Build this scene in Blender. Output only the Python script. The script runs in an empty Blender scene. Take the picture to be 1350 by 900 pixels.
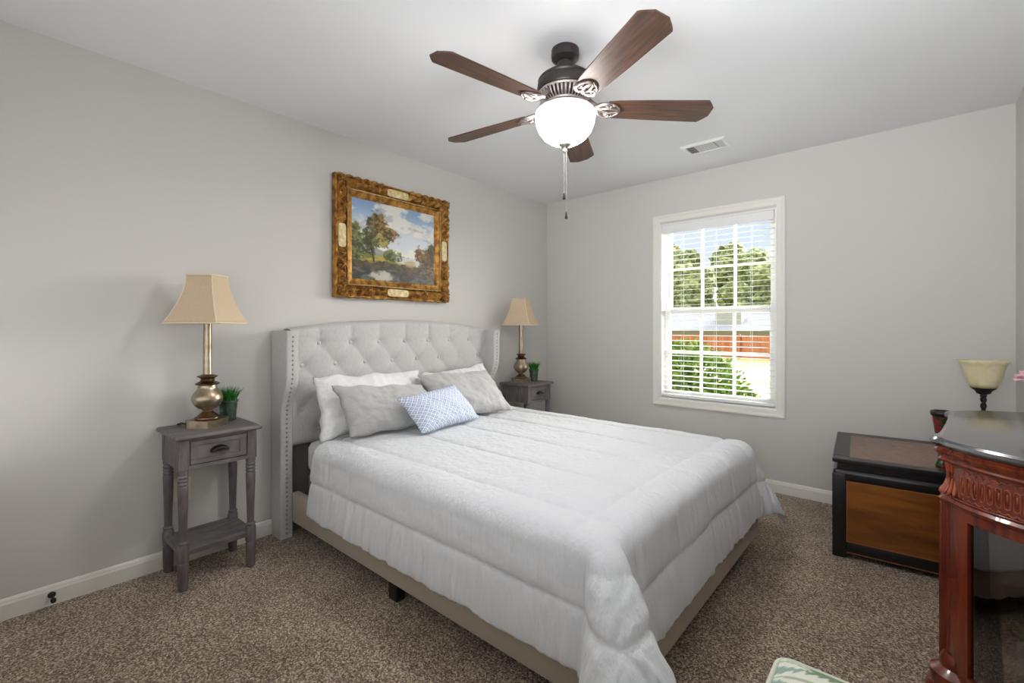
import bpy, bmesh, math, random
from math import sin, cos, pi, radians, exp, hypot, atan2, sqrt, floor
from mathutils import Vector, Matrix, noise
random.seed(7)
SC = bpy.context.scene
COL = SC.collection

# ---------------------------------------------------------------- camera
cam_d = bpy.data.cameras.new('camera')
cam = bpy.data.objects.new('camera', cam_d); COL.objects.link(cam)
cam.location = (2.802, -3.773, 1.192)
cam.rotation_euler = (radians(90), 0, radians(40.927))
cam_d.sensor_width = 36.0
cam_d.lens = 36.0 * 607.8 / 1350
cam_d.shift_y = -18.6 / 1350
cam_d.clip_start = 0.02; cam_d.clip_end = 400
SC.camera = cam

# ---------------------------------------------------------------- exposure
SC.view_settings.view_transform = 'Standard'
SC.view_settings.look = 'None'
SC.view_settings.exposure = 0.24
SC.view_settings.gamma = 1.0
SC.view_settings.use_curve_mapping = False
SC.cycles.max_bounces = 10
SC.cycles.diffuse_bounces = 5
SC.cycles.glossy_bounces = 4
SC.cycles.transparent_max_bounces = 16
SC.cycles.transmission_bounces = 8
SC.cycles.caustics_reflective = False
SC.cycles.caustics_refractive = False
SC.cycles.use_denoising = True
SC.cycles.sample_clamp_indirect = 6.0

# ---------------------------------------------------------------- sky
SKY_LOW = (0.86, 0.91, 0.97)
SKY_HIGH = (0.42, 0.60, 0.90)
ZENITH = (2.2, 2.35, 2.6)      # upper sky out of view, brightened to throw more light on the floor
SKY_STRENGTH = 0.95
GLOW = 32.0            # bright lobe added to the unseen sky right of the window, lights the room
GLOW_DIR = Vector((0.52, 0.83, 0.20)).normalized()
world = bpy.data.worlds.new('sky'); SC.world = world; world.use_nodes = True
nt = world.node_tree; nt.nodes.clear()
def wn(t, **kw):
    n = nt.nodes.new(t)
    for k, v in kw.items(): setattr(n, k, v)
    return n
tc = wn('ShaderNodeTexCoord')
sep = wn('ShaderNodeSeparateXYZ'); nt.links.new(tc.outputs['Generated'], sep.inputs[0])
mr = wn('ShaderNodeMapRange'); mr.inputs[1].default_value = 0.0; mr.inputs[2].default_value = 0.45
nt.links.new(sep.outputs['Z'], mr.inputs[0])
mx = wn('ShaderNodeMix', data_type='RGBA')
mx.inputs[6].default_value = (*SKY_LOW, 1); mx.inputs[7].default_value = (*SKY_HIGH, 1)
nt.links.new(mr.outputs[0], mx.inputs[0])
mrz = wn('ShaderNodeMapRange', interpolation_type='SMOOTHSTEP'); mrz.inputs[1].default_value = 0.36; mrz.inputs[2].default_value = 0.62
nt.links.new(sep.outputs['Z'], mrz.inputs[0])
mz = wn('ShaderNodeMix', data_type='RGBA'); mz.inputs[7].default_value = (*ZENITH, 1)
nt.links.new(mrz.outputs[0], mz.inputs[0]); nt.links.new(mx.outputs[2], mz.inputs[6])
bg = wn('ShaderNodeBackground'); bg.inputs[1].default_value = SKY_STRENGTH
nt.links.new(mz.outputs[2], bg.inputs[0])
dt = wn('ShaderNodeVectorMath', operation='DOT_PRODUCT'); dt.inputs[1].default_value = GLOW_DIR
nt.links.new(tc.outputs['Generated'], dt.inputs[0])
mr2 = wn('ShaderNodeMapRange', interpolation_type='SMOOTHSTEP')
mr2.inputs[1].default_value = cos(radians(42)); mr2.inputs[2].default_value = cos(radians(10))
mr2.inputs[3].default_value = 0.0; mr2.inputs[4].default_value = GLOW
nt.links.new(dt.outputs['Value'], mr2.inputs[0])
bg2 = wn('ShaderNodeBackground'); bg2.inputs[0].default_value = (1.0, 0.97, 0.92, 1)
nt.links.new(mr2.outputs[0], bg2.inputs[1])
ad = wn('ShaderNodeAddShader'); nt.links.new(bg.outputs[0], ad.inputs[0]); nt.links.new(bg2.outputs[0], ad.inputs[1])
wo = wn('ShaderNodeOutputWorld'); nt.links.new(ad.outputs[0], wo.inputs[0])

def lamp(name, kind, loc, energy, color=(1, 1, 1), **kw):
    d = bpy.data.lights.new(name, kind); d.energy = energy; d.color = color
    for k, v in kw.items(): setattr(d, k, v)
    o = bpy.data.objects.new(name, d); COL.objects.link(o); o.location = loc
    return o
def aim(o, target):
    o.rotation_euler = (Vector(target) - o.location).to_track_quat('-Z', 'Y').to_euler()
# outdoor sun, behind this house
s = lamp('sun', 'SUN', (0, 0, 20), 1.9, (1.0, 0.93, 0.82), angle=radians(1.0)); aim(s, (0.55 * 20, 0.75 * 20, -0.6 * 20 + 0))
# added fill light behind the camera; the wall there has no opening
a = lamp('room_fill', 'AREA', (1.35, -4.02, 1.45), 15.0, (0.97, 0.985, 1.0), shape='RECTANGLE', size=2.6, size_y=1.7); aim(a, (0.6, -2.0, 2.7))
# flash bounced off the ceiling behind the camera
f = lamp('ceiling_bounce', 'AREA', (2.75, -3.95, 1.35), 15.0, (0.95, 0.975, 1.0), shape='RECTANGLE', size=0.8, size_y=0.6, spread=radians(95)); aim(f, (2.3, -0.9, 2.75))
FAN_BULB = 3.0
FAN_BOWL = 66.0      # at the bottom of the bowl; the rim is dimmer
FAN_RIM = 20.0

# ================================================================= helpers
def lin(c):
    return tuple(((x / 255) / 12.92 if x / 255 <= 0.04045 else ((x / 255 + 0.055) / 1.055) ** 2.4) for x in c)
def link(o): COL.objects.link(o); return o
def empty(name, loc=(0, 0, 0), rz=0.0):
    o = bpy.data.objects.new(name, None); link(o); o.location = loc; o.rotation_euler = (0, 0, rz); o.empty_display_size = 0.1
    return o
def tag(o, label=None, cat=None, group=None, kind=None):
    if label: o['label'] = label
    if cat: o['category'] = cat
    if group: o['group'] = group
    if kind: o['kind'] = kind
    return o
def obj(name, bm, m, parent=None, smooth=False, solid=None, angle=None):
    me = bpy.data.meshes.new(name)
    bmesh.ops.recalc_face_normals(bm, faces=bm.faces[:])
    bm.to_mesh(me); bm.free()
    if isinstance(m, (list, tuple)):
        for k in m: me.materials.append(k)
    else: me.materials.append(m)
    if smooth:
        me.polygons.foreach_set('use_smooth', [True] * len(me.polygons))
        if angle is not None:
            try: me.set_sharp_from_angle(angle=radians(angle))
            except Exception: pass
    o = bpy.data.objects.new(name, me); link(o)
    if parent: o.parent = parent
    if solid:
        md = o.modifiers.new('thickness', 'SOLIDIFY'); md.thickness = solid; md.offset = -1
    return o
def B(): return bmesh.new()
def box(bm, x0, x1, y0, y1, z0, z1, bev=0.0, seg=1, M=None):
    m = Matrix.Translation(((x0 + x1) / 2, (y0 + y1) / 2, (z0 + z1) / 2)) @ Matrix.Diagonal((abs(x1 - x0), abs(y1 - y0), abs(z1 - z0), 1))
    if M: m = M @ m
    r = bmesh.ops.create_cube(bm, size=1.0, matrix=m)
    if bev > 0:
        es = set()
        for v in r['verts']: es.update(v.link_edges)
        bmesh.ops.bevel(bm, geom=list(es), offset=bev, segments=seg, affect='EDGES', profile=0.5)
def lathe(bm, prof, seg=24, c=(0, 0, 0), M=None, flute=0, fd=0.0, fr=None, close=True):
    rings = []
    for (r, z) in prof:
        ring = []
        for k in range(seg):
            a = 2 * pi * k / seg
            rr = r
            if flute and fr and fr[0] <= z <= fr[1]: rr = r - fd * (0.5 - 0.5 * cos(flute * a))
            p = Vector((c[0] + rr * cos(a), c[1] + rr * sin(a), c[2] + z))
            ring.append(bm.verts.new(M @ p if M else p))
        rings.append(ring)
    for i in range(len(rings) - 1):
        for k in range(seg):
            bm.faces.new((rings[i][k], rings[i][(k + 1) % seg], rings[i + 1][(k + 1) % seg], rings[i + 1][k]))
    if close:
        for ring, (r, z) in ((rings[0], prof[0]), (rings[-1], prof[-1])):
            if r > 1e-4: bm.faces.new(ring)
def tube(bm, pts, r, seg=8, closed=False):
    P = [Vector(p) for p in pts]; n = len(P); rings = []
    up = Vector((0, 0, 1))
    for i in range(n):
        if closed: t = P[(i + 1) % n] - P[i - 1]
        else: t = P[min(i + 1, n - 1)] - P[max(i - 1, 0)]
        t.normalize()
        a = t.cross(up)
        if a.length < 1e-3: a = t.cross(Vector((1, 0, 0)))
        a.normalize(); b = t.cross(a).normalized()
        rr = r[i] if isinstance(r, (list, tuple)) else r
        rings.append([bm.verts.new(P[i] + rr * (cos(2 * pi * k / seg) * a + sin(2 * pi * k / seg) * b)) for k in range(seg)])
    m = n if closed else n - 1
    for i in range(m):
        A, C = rings[i], rings[(i + 1) % n]
        off = 0
        if closed and i == n - 1:
            off = min(range(seg), key=lambda o: (A[0].co - C[o].co).length)
        for k in range(seg):
            bm.faces.new((A[k], A[(k + 1) % seg], C[(k + 1 + off) % seg], C[(k + off) % seg]))
    if not closed: bm.faces.new(rings[0]); bm.faces.new(rings[-1])
def grid(bm, fn, nu, nv, skip=None):
    V = [[bm.verts.new(fn(i / nu, j / nv)) for j in range(nv + 1)] for i in range(nu + 1)]
    for i in range(nu):
        for j in range(nv):
            bm.faces.new((V[i][j], V[i + 1][j], V[i + 1][j + 1], V[i][j + 1]))
    return V
def prism(bm, poly, z0, z1, M=None):
    f = lambda x, y, z: bm.verts.new((M @ Vector((x, y, z))) if M else (x, y, z))
    A = [f(x, y, z0) for x, y in poly]; C = [f(x, y, z1) for x, y in poly]
    n = len(poly)
    bm.faces.new(A); bm.faces.new(C)
    for i in range(n): bm.faces.new((A[i], A[(i + 1) % n], C[(i + 1) % n], C[i]))
def bevel_all(bm, off, seg=2):
    es = [e for e in bm.edges if len(e.link_faces) == 2 and e.calc_face_angle(0) > 0.6]
    bmesh.ops.bevel(bm, geom=es, offset=off, segments=seg, affect='EDGES', profile=0.5)
def copy_tree(o, parent=None):
    c = o.copy(); COL.objects.link(c)
    if parent: c.parent = parent
    for ch in list(o.children): copy_tree(ch, c)
    return c
def sm(a, b, x):
    t = max(0.0, min(1.0, (x - a) / (b - a))); return t * t * (3 - 2 * t)
def nz(x, y, z=0.0): return noise.noise(Vector((x, y, z)))

# ================================================================= materials
def mat(name, col, rough=0.6, metal=0.0, col2=None, scale=8.0, stretch=(1, 1, 1), detail=4.0, bump=0.0, bscale=None, bstretch=None,
        spec=0.5, coat=0.0, lo=0.35, hi=0.65, sheen=0.0, trans=0.0, sub=0.0, dist=0.0, emit=None, estr=0.0, coords='Object', vcol=None, bdist=0.01):
    m = bpy.data.materials.new(name); m.use_nodes = True
    n = m.node_tree; b = n.nodes['Principled BSDF']
    b.inputs['Base Color'].default_value = (*col, 1); b.inputs['Roughness'].default_value = rough
    b.inputs['Metallic'].default_value = metal; b.inputs['Specular IOR Level'].default_value = spec
    b.inputs['Coat Weight'].default_value = coat; b.inputs['Sheen Weight'].default_value = sheen
    b.inputs['Transmission Weight'].default_value = trans
    b.inputs['Subsurface Weight'].default_value = sub
    if emit: b.inputs['Emission Color'].default_value = (*emit, 1); b.inputs['Emission Strength'].default_value = estr
    tcn = n.nodes.new('ShaderNodeTexCoord')
    def nzn(sc, st, det, ds):
        mp = n.nodes.new('ShaderNodeMapping'); mp.inputs['Scale'].default_value = st
        n.links.new(tcn.outputs[coords], mp.inputs[0])
        t = n.nodes.new('ShaderNodeTexNoise'); t.inputs['Scale'].default_value = sc; t.inputs['Detail'].default_value = det; t.inputs['Distortion'].default_value = ds
        n.links.new(mp.outputs[0], t.inputs['Vector'])
        return t
    if col2 is not None:
        t = nzn(scale, stretch, detail, dist)
        cr = n.nodes.new('ShaderNodeValToRGB')
        cr.color_ramp.elements[0].position = lo; cr.color_ramp.elements[1].position = hi
        cr.color_ramp.elements[0].color = (*col, 1); cr.color_ramp.elements[1].color = (*col2, 1)
        n.links.new(t.outputs['Fac'], cr.inputs[0]); n.links.new(cr.outputs[0], b.inputs['Base Color'])
    if vcol:
        v = n.nodes.new('ShaderNodeVertexColor'); v.layer_name = vcol; n.links.new(v.outputs[0], b.inputs['Base Color'])
    if bump > 0:
        t2 = nzn(bscale or scale, bstretch or stretch, 3.0, 0.0)
        bp = n.nodes.new('ShaderNodeBump'); bp.inputs['Strength'].default_value = bump; bp.inputs['Distance'].default_value = bdist
        n.links.new(t2.outputs['Fac'], bp.inputs['Height']); n.links.new(bp.outputs[0], b.inputs['Normal'])
    return m
M = {}
M['wall'] = mat('wall_paint', lin((207, 204, 200)), 0.85, bump=0.05, bscale=180, spec=0.2, bdist=0.002)
M['ceiling'] = mat('ceiling_paint', lin((232, 233, 235)), 0.9, bump=0.06, bscale=140, spec=0.2, bdist=0.002)
M['trim'] = mat('trim_paint', lin((232, 229, 222)), 0.45, spec=0.4)
M['white'] = mat('white_vinyl', lin((236, 236, 234)), 0.4)
M['slat'] = mat('blind_slat', lin((238, 238, 236)), 0.45)
M['black'] = mat('black_plastic', (0.012, 0.011, 0.011), 0.45)
M['fabric'] = mat('headboard_linen', lin((196, 195, 194)), 0.95, col2=lin((186, 185, 183)), scale=160, stretch=(1, 1, 0.3), bump=0.25, bscale=420, spec=0.1, sheen=0.3, bdist=0.002)
M['railfab'] = mat('bed_rail_linen', lin((178, 166, 150)), 0.95, bump=0.2, bscale=420, spec=0.1, sheen=0.2, bdist=0.002)
M['nail'] = mat('antique_nickel', (0.42, 0.38, 0.33), 0.3, 1.0)
M['comf'] = mat('comforter_cotton', lin((221, 223, 227)), 0.95, bump=0.6, bscale=34, bstretch=(1, 1, 0.14), spec=0.08, sheen=0.25, bdist=0.016)
M['sheet'] = mat('white_cotton', lin((230, 230, 231)), 0.95, bump=0.6, bscale=17, spec=0.08, sheen=0.2, bdist=0.016)
M['grey'] = mat('grey_cotton', lin((184, 183, 182)), 0.95, bump=0.6, bscale=20, bstretch=(0.5, 1, 1.4), spec=0.08, sheen=0.2, bdist=0.014)
M['matt'] = mat('mattress_ticking', lin((120, 116, 110)), 0.95, bump=0.2, bscale=60)
M['ns'] = mat('weathered_grey_wood', lin((116, 110, 112)), 0.5, col2=lin((88, 80, 79)), scale=9, stretch=(6, 1, 1), bump=0.12, bscale=30, bstretch=(6, 1, 1), dist=0.6, bdist=0.003)
M['nsleg'] = mat('weathered_grey_leg', lin((114, 108, 110)), 0.5, col2=lin((88, 78, 76)), scale=12, stretch=(4, 4, 0.7), bump=0.1, bscale=30, dist=0.5, bdist=0.003)
M['bronze'] = mat('dark_bronze', (0.035, 0.028, 0.024), 0.35, 0.8)
M['ring'] = mat('dark_gilt_ring', (0.17, 0.105, 0.06), 0.32, 1.0)
M['silver'] = mat('champagne_silver', (0.50, 0.42, 0.31), 0.33, 1.0, col2=(0.33, 0.26, 0.18), scale=22, bump=0.05, bscale=40)
M['shade'] = mat('lampshade_silk', lin((208, 188, 160)), 0.85, col2=lin((198, 178, 150)), scale=60, stretch=(8, 8, 0.3), spec=0.15, sub=0.0)
M['shadetrim'] = mat('lampshade_trim', lin((226, 212, 184)), 0.8)
M['glasspot'] = mat('dark_green_glass', (0.03, 0.055, 0.035), 0.12, col2=(0.07, 0.11, 0.07), scale=30, spec=0.8, bump=0.4, bscale=28)
M['grassL'] = mat('plastic_grass', (0.012, 0.13, 0.008), 0.5, col2=(0.04, 0.27, 0.02), scale=60)
M['gold'] = mat('antique_gold', lin((190, 140, 66)), 0.38, 0.6, col2=lin((122, 78, 32)), scale=24, bump=0.25, bscale=70, lo=0.38, hi=0.62, bdist=0.004)
M['goldpale'] = mat('pale_gold_leaf', lin((212, 188, 138)), 0.5, 0.3, col2=lin((168, 136, 82)), scale=50)
M['goldcream'] = mat('cream_gilding', lin((230, 214, 172)), 0.6, 0.0, col2=lin((196, 170, 112)), scale=40)
M['fanblade'] = mat('walnut_blade', lin((98, 68, 52)), 0.45, col2=lin((58, 38, 29)), scale=5, stretch=(1.2, 14, 4), dist=0.5, detail=6, lo=0.3, hi=0.7)
M['motor'] = mat('oil_rubbed_bronze', (0.045, 0.038, 0.036), 0.42, 0.5)
M['filigree'] = mat('pewter_filigree', (0.52, 0.46, 0.44), 0.42, 0.7)
M['bowl'] = mat('lit_frosted_glass', lin((250, 246, 238)), 0.3, emit=(1.0, 0.975, 0.94), estr=FAN_BOWL)
def _bowl():
    n = M['bowl'].node_tree; b = n.nodes['Principled BSDF']
    t = n.nodes.new('ShaderNodeTexCoord'); sx = n.nodes.new('ShaderNodeSeparateXYZ'); n.links.new(t.outputs['Object'], sx.inputs[0])
    q = n.nodes.new('ShaderNodeMapRange'); q.inputs[1].default_value = 2.02 - 2.44; q.inputs[2].default_value = 2.12 - 2.44; q.inputs[3].default_value = FAN_BOWL; q.inputs[4].default_value = FAN_RIM
    n.links.new(sx.outputs['Z'], q.inputs[0]); n.links.new(q.outputs[0], b.inputs['Emission Strength'])
_bowl()
M['nickel'] = mat('brushed_nickel', (0.55, 0.53, 0.50), 0.3, 1.0)
M['maho'] = mat('mahogany', lin((128, 50, 26)), 0.26, col2=lin((90, 32, 18)), scale=7, stretch=(5, 5, 0.7), dist=0.7, coat=0.6, spec=0.5, detail=6)
M['maho2'] = mat('mahogany_carving', lin((170, 84, 52)), 0.3, col2=lin((140, 60, 36)), scale=20, coat=0.4)
M['granite'] = mat('polished_black_granite', (0.012, 0.013, 0.015), 0.22, col2=(0.022, 0.024, 0.028), scale=120, spec=1.0, coat=1.0)
M['granite'].node_tree.nodes['Principled BSDF'].inputs['Coat IOR'].default_value = 1.9
M['granite'].node_tree.nodes['Principled BSDF'].inputs['Coat Roughness'].default_value = 0.16
M['lacquer'] = mat('black_lacquer', (0.010, 0.009, 0.009), 0.32, spec=0.5)
M['panel'] = mat('golden_brown_wood', lin((150, 90, 32)), 0.3, col2=lin((92, 50, 18)), scale=3.2, stretch=(1.0, 1, 5), dist=0.9, detail=6, lo=0.3, hi=0.72, coat=0.3)
M['burl'] = mat('burl_veneer', lin((140, 84, 52)), 0.3, col2=lin((82, 46, 30)), scale=22, dist=1.6, detail=8, coat=0.4, lo=0.3, hi=0.7)
M['inlay'] = mat('copper_inlay', lin((150, 90, 60)), 0.45)
M['amber'] = mat('amber_frosted_glass', lin((234, 228, 192)), 0.35, col2=lin((216, 204, 160)), scale=14, dist=1.0, detail=4)
M['iron'] = mat('wrought_iron', (0.018, 0.015, 0.014), 0.5, 0.3)
M['pink'] = mat('pink_petal', lin((247, 218, 226)), 0.7, col2=lin((240, 194, 208)), scale=12)
M['leaf'] = mat('shrub_leaf', lin((122, 146, 66)), 0.7, col2=lin((66, 94, 38)), scale=9, spec=0.15)
M['treeleaf'] = mat('tree_foliage', lin((168, 172, 110)), 0.8, col2=lin((84, 100, 62)), scale=2.2, detail=8, bump=1.0, bscale=3.0, bdist=0.5)
M['bark'] = mat('bark', (0.10, 0.07, 0.05), 0.9)
M['lawn'] = mat('dry_lawn', lin((186, 172, 112)), 0.95, col2=lin((154, 148, 88)), scale=0.8, detail=8)
M['concrete'] = mat('pale_concrete', lin((206, 203, 197)), 0.9)
M['fence'] = mat('cedar_fence', lin((190, 118, 76)), 0.85, col2=lin((158, 90, 56)), scale=1.2, stretch=(6, 1, 0.4))
M['roof'] = mat('grey_shingles', lin((150, 149, 151)), 0.9, col2=lin((136, 135, 139)), scale=6)
M['siding'] = mat('pale_siding', lin((160, 162, 154)), 0.8)
M['darkglass'] = mat('dark_window', (0.05, 0.07, 0.07), 0.15)
M['ceramic'] = mat('blue_grey_ceramic', lin((150, 164, 176)), 0.25, col2=lin((214, 218, 218)), scale=18, lo=0.45, hi=0.55)
M['vaseflor'] = mat('painted_floral_glaze', lin((24, 62, 28)), 0.25, col2=lin((120, 30, 30)), scale=26, lo=0.5, hi=0.56, coat=0.5)
M['plate'] = mat('outlet_plastic', lin((226, 220, 206)), 0.4)

# carpet
def carpet():
    m = bpy.data.materials.new('brown_cut_pile_carpet'); m.use_nodes = True
    n = m.node_tree; b = n.nodes['Principled BSDF']; b.inputs['Roughness'].default_value = 1.0; b.inputs['Specular IOR Level'].default_value = 0.05
    b.inputs['Sheen Weight'].default_value = 0.25
    t0 = n.nodes.new('ShaderNodeTexCoord')
    v = n.nodes.new('ShaderNodeTexVoronoi'); v.inputs['Scale'].default_value = 210; n.links.new(t0.outputs['Object'], v.inputs['Vector'])
    s1 = n.nodes.new('ShaderNodeTexNoise'); s1.inputs['Scale'].default_value = 115; s1.inputs['Detail'].default_value = 3
    s2 = n.nodes.new('ShaderNodeTexNoise'); s2.inputs['Scale'].default_value = 4; s2.inputs['Detail'].default_value = 3
    for k in (s1, s2): n.links.new(t0.outputs['Object'], k.inputs['Vector'])
    bw = n.nodes.new('ShaderNodeSeparateColor'); n.links.new(v.outputs['Color'], bw.inputs[0])
    a1 = n.nodes.new('ShaderNodeMath'); a1.operation = 'MULTIPLY_ADD'; a1.inputs[1].default_value = 0.42; n.links.new(bw.outputs[0], a1.inputs[0])
    a2 = n.nodes.new('ShaderNodeMath'); a2.operation = 'MULTIPLY_ADD'; a2.inputs[1].default_value = 0.55; n.links.new(s1.outputs['Fac'], a2.inputs[0])
    a3 = n.nodes.new('ShaderNodeMath'); a3.operation = 'MULTIPLY'; a3.inputs[1].default_value = 0.22; n.links.new(s2.outputs['Fac'], a3.inputs[0])
    n.links.new(a3.outputs[0], a2.inputs[2]); n.links.new(a2.outputs[0], a1.inputs[2])
    cr = n.nodes.new('ShaderNodeValToRGB'); e = cr.color_ramp.elements
    e[0].position = 0.34; e[0].color = (*lin((66, 52, 41)), 1); e[1].position = 0.86; e[1].color = (*lin((232, 213, 190)), 1)
    k = e.new(0.6); k.color = (*lin((142, 123, 104)), 1)
    n.links.new(a1.outputs[0], cr.inputs[0]); n.links.new(cr.outputs[0], b.inputs['Base Color'])
    bp = n.nodes.new('ShaderNodeBump'); bp.inputs['Strength'].default_value = 1.0; bp.inputs['Distance'].default_value = 0.012
    n.links.new(a1.outputs[0], bp.inputs['Height']); n.links.new(bp.outputs[0], b.inputs['Normal'])
    return m
M['carpet'] = carpet()
def clear_glass(name, tint=(0.97, 0.985, 0.98), refl=0.06, fres=True):
    m = bpy.data.materials.new(name); m.use_nodes = True; n = m.node_tree; n.nodes.clear()
    t = n.nodes.new('ShaderNodeBsdfTransparent'); t.inputs[0].default_value = (*tint, 1)
    g = n.nodes.new('ShaderNodeBsdfGlossy'); g.inputs['Roughness'].default_value = 0.02
    mxs = n.nodes.new('ShaderNodeMixShader')
    lw = n.nodes.new('ShaderNodeFresnel'); lw.inputs[0].default_value = 1.45
    ma = n.nodes.new('ShaderNodeMath'); ma.operation = 'MULTIPLY'; ma.inputs[1].default_value = refl / 0.04
    n.links.new(lw.outputs[0], ma.inputs[0]); n.links.new(ma.outputs[0], mxs.inputs[0])
    n.links.new(t.outputs[0], mxs.inputs[1]); n.links.new(g.outputs[0], mxs.inputs[2])
    o = n.nodes.new('ShaderNodeOutputMaterial'); n.links.new(mxs.outputs[0], o.inputs[0])
    return m
M['pane'] = clear_glass('window_pane', refl=0.006)
M['cabglass'] = clear_glass('cabinet_glass', (0.80, 0.78, 0.76), refl=0.18)
# lace pattern of the small pillow, driven by the pillow's own uv grid
def lace():
    m = bpy.data.materials.new('blue_white_lattice_print'); m.use_nodes = True; n = m.node_tree
    b = n.nodes['Principled BSDF']; b.inputs['Roughness'].default_value = 0.95; b.inputs['Specular IOR Level'].default_value = 0.1
    u = n.nodes.new('ShaderNodeUVMap')
    mp = n.nodes.new('ShaderNodeMapping'); mp.inputs['Scale'].default_value = (20, 12, 1); mp.inputs['Rotation'].default_value = (0, 0, radians(45))
    n.links.new(u.outputs[0], mp.inputs[0])
    v = n.nodes.new('ShaderNodeTexVoronoi'); v.feature = 'DISTANCE_TO_EDGE'; v.inputs['Scale'].default_value = 1.0; v.inputs['Randomness'].default_value = 0.12
    n.links.new(mp.outputs[0], v.inputs['Vector'])
    v2 = n.nodes.new('ShaderNodeTexVoronoi'); v2.feature = 'F1'; v2.inputs['Scale'].default_value = 2.0; v2.inputs['Randomness'].default_value = 0.25
    n.links.new(mp.outputs[0], v2.inputs['Vector'])
    m1 = n.nodes.new('ShaderNodeMapRange'); m1.inputs[1].default_value = 0.05; m1.inputs[2].default_value = 0.12; n.links.new(v.outputs['Distance'], m1.inputs[0])
    m2 = n.nodes.new('ShaderNodeMapRange'); m2.inputs[1].default_value = 0.22; m2.inputs[2].default_value = 0.36; n.links.new(v2.outputs['Distance'], m2.inputs[0])
    mu = n.nodes.new('ShaderNodeMath'); mu.operation = 'MULTIPLY'; n.links.new(m1.outputs[0], mu.inputs[0]); n.links.new(m2.outputs[0], mu.inputs[1])
    mi = n.nodes.new('ShaderNodeMix'); mi.data_type = 'RGBA'; mi.inputs[6].default_value = (*lin((228, 232, 240)), 1); mi.inputs[7].default_value = (*lin((170, 182, 208)), 1)
    n.links.new(mu.outputs[0], mi.inputs[0]); n.links.new(mi.outputs[2], b.inputs['Base Color'])
    return m
M['lace'] = lace()

# ================================================================= room shell
RX, RY, RH = 3.24, -4.14, 2.44
WT = 0.14
WX0, WX1, WZ0, WZ1 = 1.192, 2.064, 0.592, 2.06      # window opening
def struct(name, bm, m, parent=None, **kw):
    o = obj(name, bm, m, parent, **kw)
    if not parent: o['kind'] = 'structure'
    return o
bm = B(); box(bm, -WT, RX + WT, RY - WT, WT, -0.12, 0.0); struct('floor', bm, M['carpet'])
bm = B(); box(bm, -WT, RX + WT, RY - WT, WT, RH, RH + 0.15); struct('ceiling', bm, M['ceiling'])
bm = B(); box(bm, -WT, 0, RY - WT, WT, 0, RH); struct('wall_left', bm, M['wall'])
bm = B(); box(bm, RX, RX + WT, RY - WT, WT, 0, RH); struct('wall_right', bm, M['wall'])
bm = B(); box(bm, 0, RX, RY - WT, RY, 0, RH); struct('wall_front', bm, M['wall'])
bm = B()
box(bm, 0, WX0, 0, WT, 0, RH); box(bm, WX1, RX, 0, WT, 0, RH); box(bm, WX0, WX1, 0, WT, 0, WZ0); box(bm, WX0, WX1, 0, WT, WZ1, RH)
bmesh.ops.remove_doubles(bm, verts=bm.verts[:], dist=1e-5)
struct('wall_back', bm, M['wall'])
def baseboard(name, p0, p1, nrm):
    # profile swept along the wall: (offset from wall, height)
    prof = [(0, 0), (0.014, 0), (0.014, 0.062), (0.011, 0.070), (0.010, 0.076), (0.005, 0.083), (0, 0.085)]
    bm = B(); rows = []
    for p in (p0, p1):
        rows.append([bm.verts.new((p[0] + nrm[0] * o, p[1] + nrm[1] * o, z)) for o, z in prof])
    for i in range(len(prof)):
        j = (i + 1) % len(prof)
        bm.faces.new((rows[0][i], rows[0][j], rows[1][j], rows[1][i]))
    bm.faces.new(rows[0]); bm.faces.new(rows[1])
    struct(name, bm, M['trim'])
baseboard('baseboard_left', (0, RY), (0, 0), (1, 0))
baseboard('baseboard_back', (0.0145, 0), (RX - 0.0145, 0), (0, -1))
baseboard('baseboard_right', (RX, 0), (RX, RY), (-1, 0))

# ----------------------------------------------------------------- window
win = empty('window_1', ((WX0 + WX1) / 2, 0, WZ0)); win['kind'] = 'structure'
def wchild(name, bm, m, **kw):
    o = obj(name, bm, m, None, **kw); o.parent = win; o.matrix_parent_inverse = Matrix.Translation(win.location).inverted(); return o
def casing():
    bm = B()
    x0, x1, z0, z1 = WX0 - 0.056, WX1 + 0.056, 0.540, 2.132
    prof = [(0.0, 0.0), (0.0, 0.019), (0.008, 0.021), (0.018, 0.018), (0.024, 0.013), (0.048, 0.011), (0.056, 0.008), (0.056, 0.0)]
    def corner(o):  # inset o from the outer edge
        return [(x0 + o, z0 + o), (x1 - o, z0 + o), (x1 - o, z1 - o), (x0 + o, z1 - o)]
    rings = []
    for o, d in prof: rings.append([bm.verts.new((x, -d, z)) for x, z in corner(o)])
    for i in range(len(prof) - 1):
        for k in range(4): bm.faces.new((rings[i][k], rings[i][(k + 1) % 4], rings[i + 1][(k + 1) % 4], rings[i + 1][k]))
    for k in range(4): bm.faces.new((rings[0][k], rings[0][(k + 1) % 4], rings[-1][(k + 1) % 4], rings[-1][k]))
    return bm
wchild('casing', casing(), M['trim'])
bm = B()
e = 0.012
box(bm, WX0, WX0 + e, 0, WT, WZ0, WZ1); box(bm, WX1 - e, WX1, 0, WT, WZ0, WZ1); box(bm, WX0 + e, WX1 - e, 0, WT, WZ0, WZ0 + e); box(bm, WX0 + e, WX1 - e, 0, WT, WZ1 - e, WZ1)
wchild('jamb', bm, M['white'])
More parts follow.
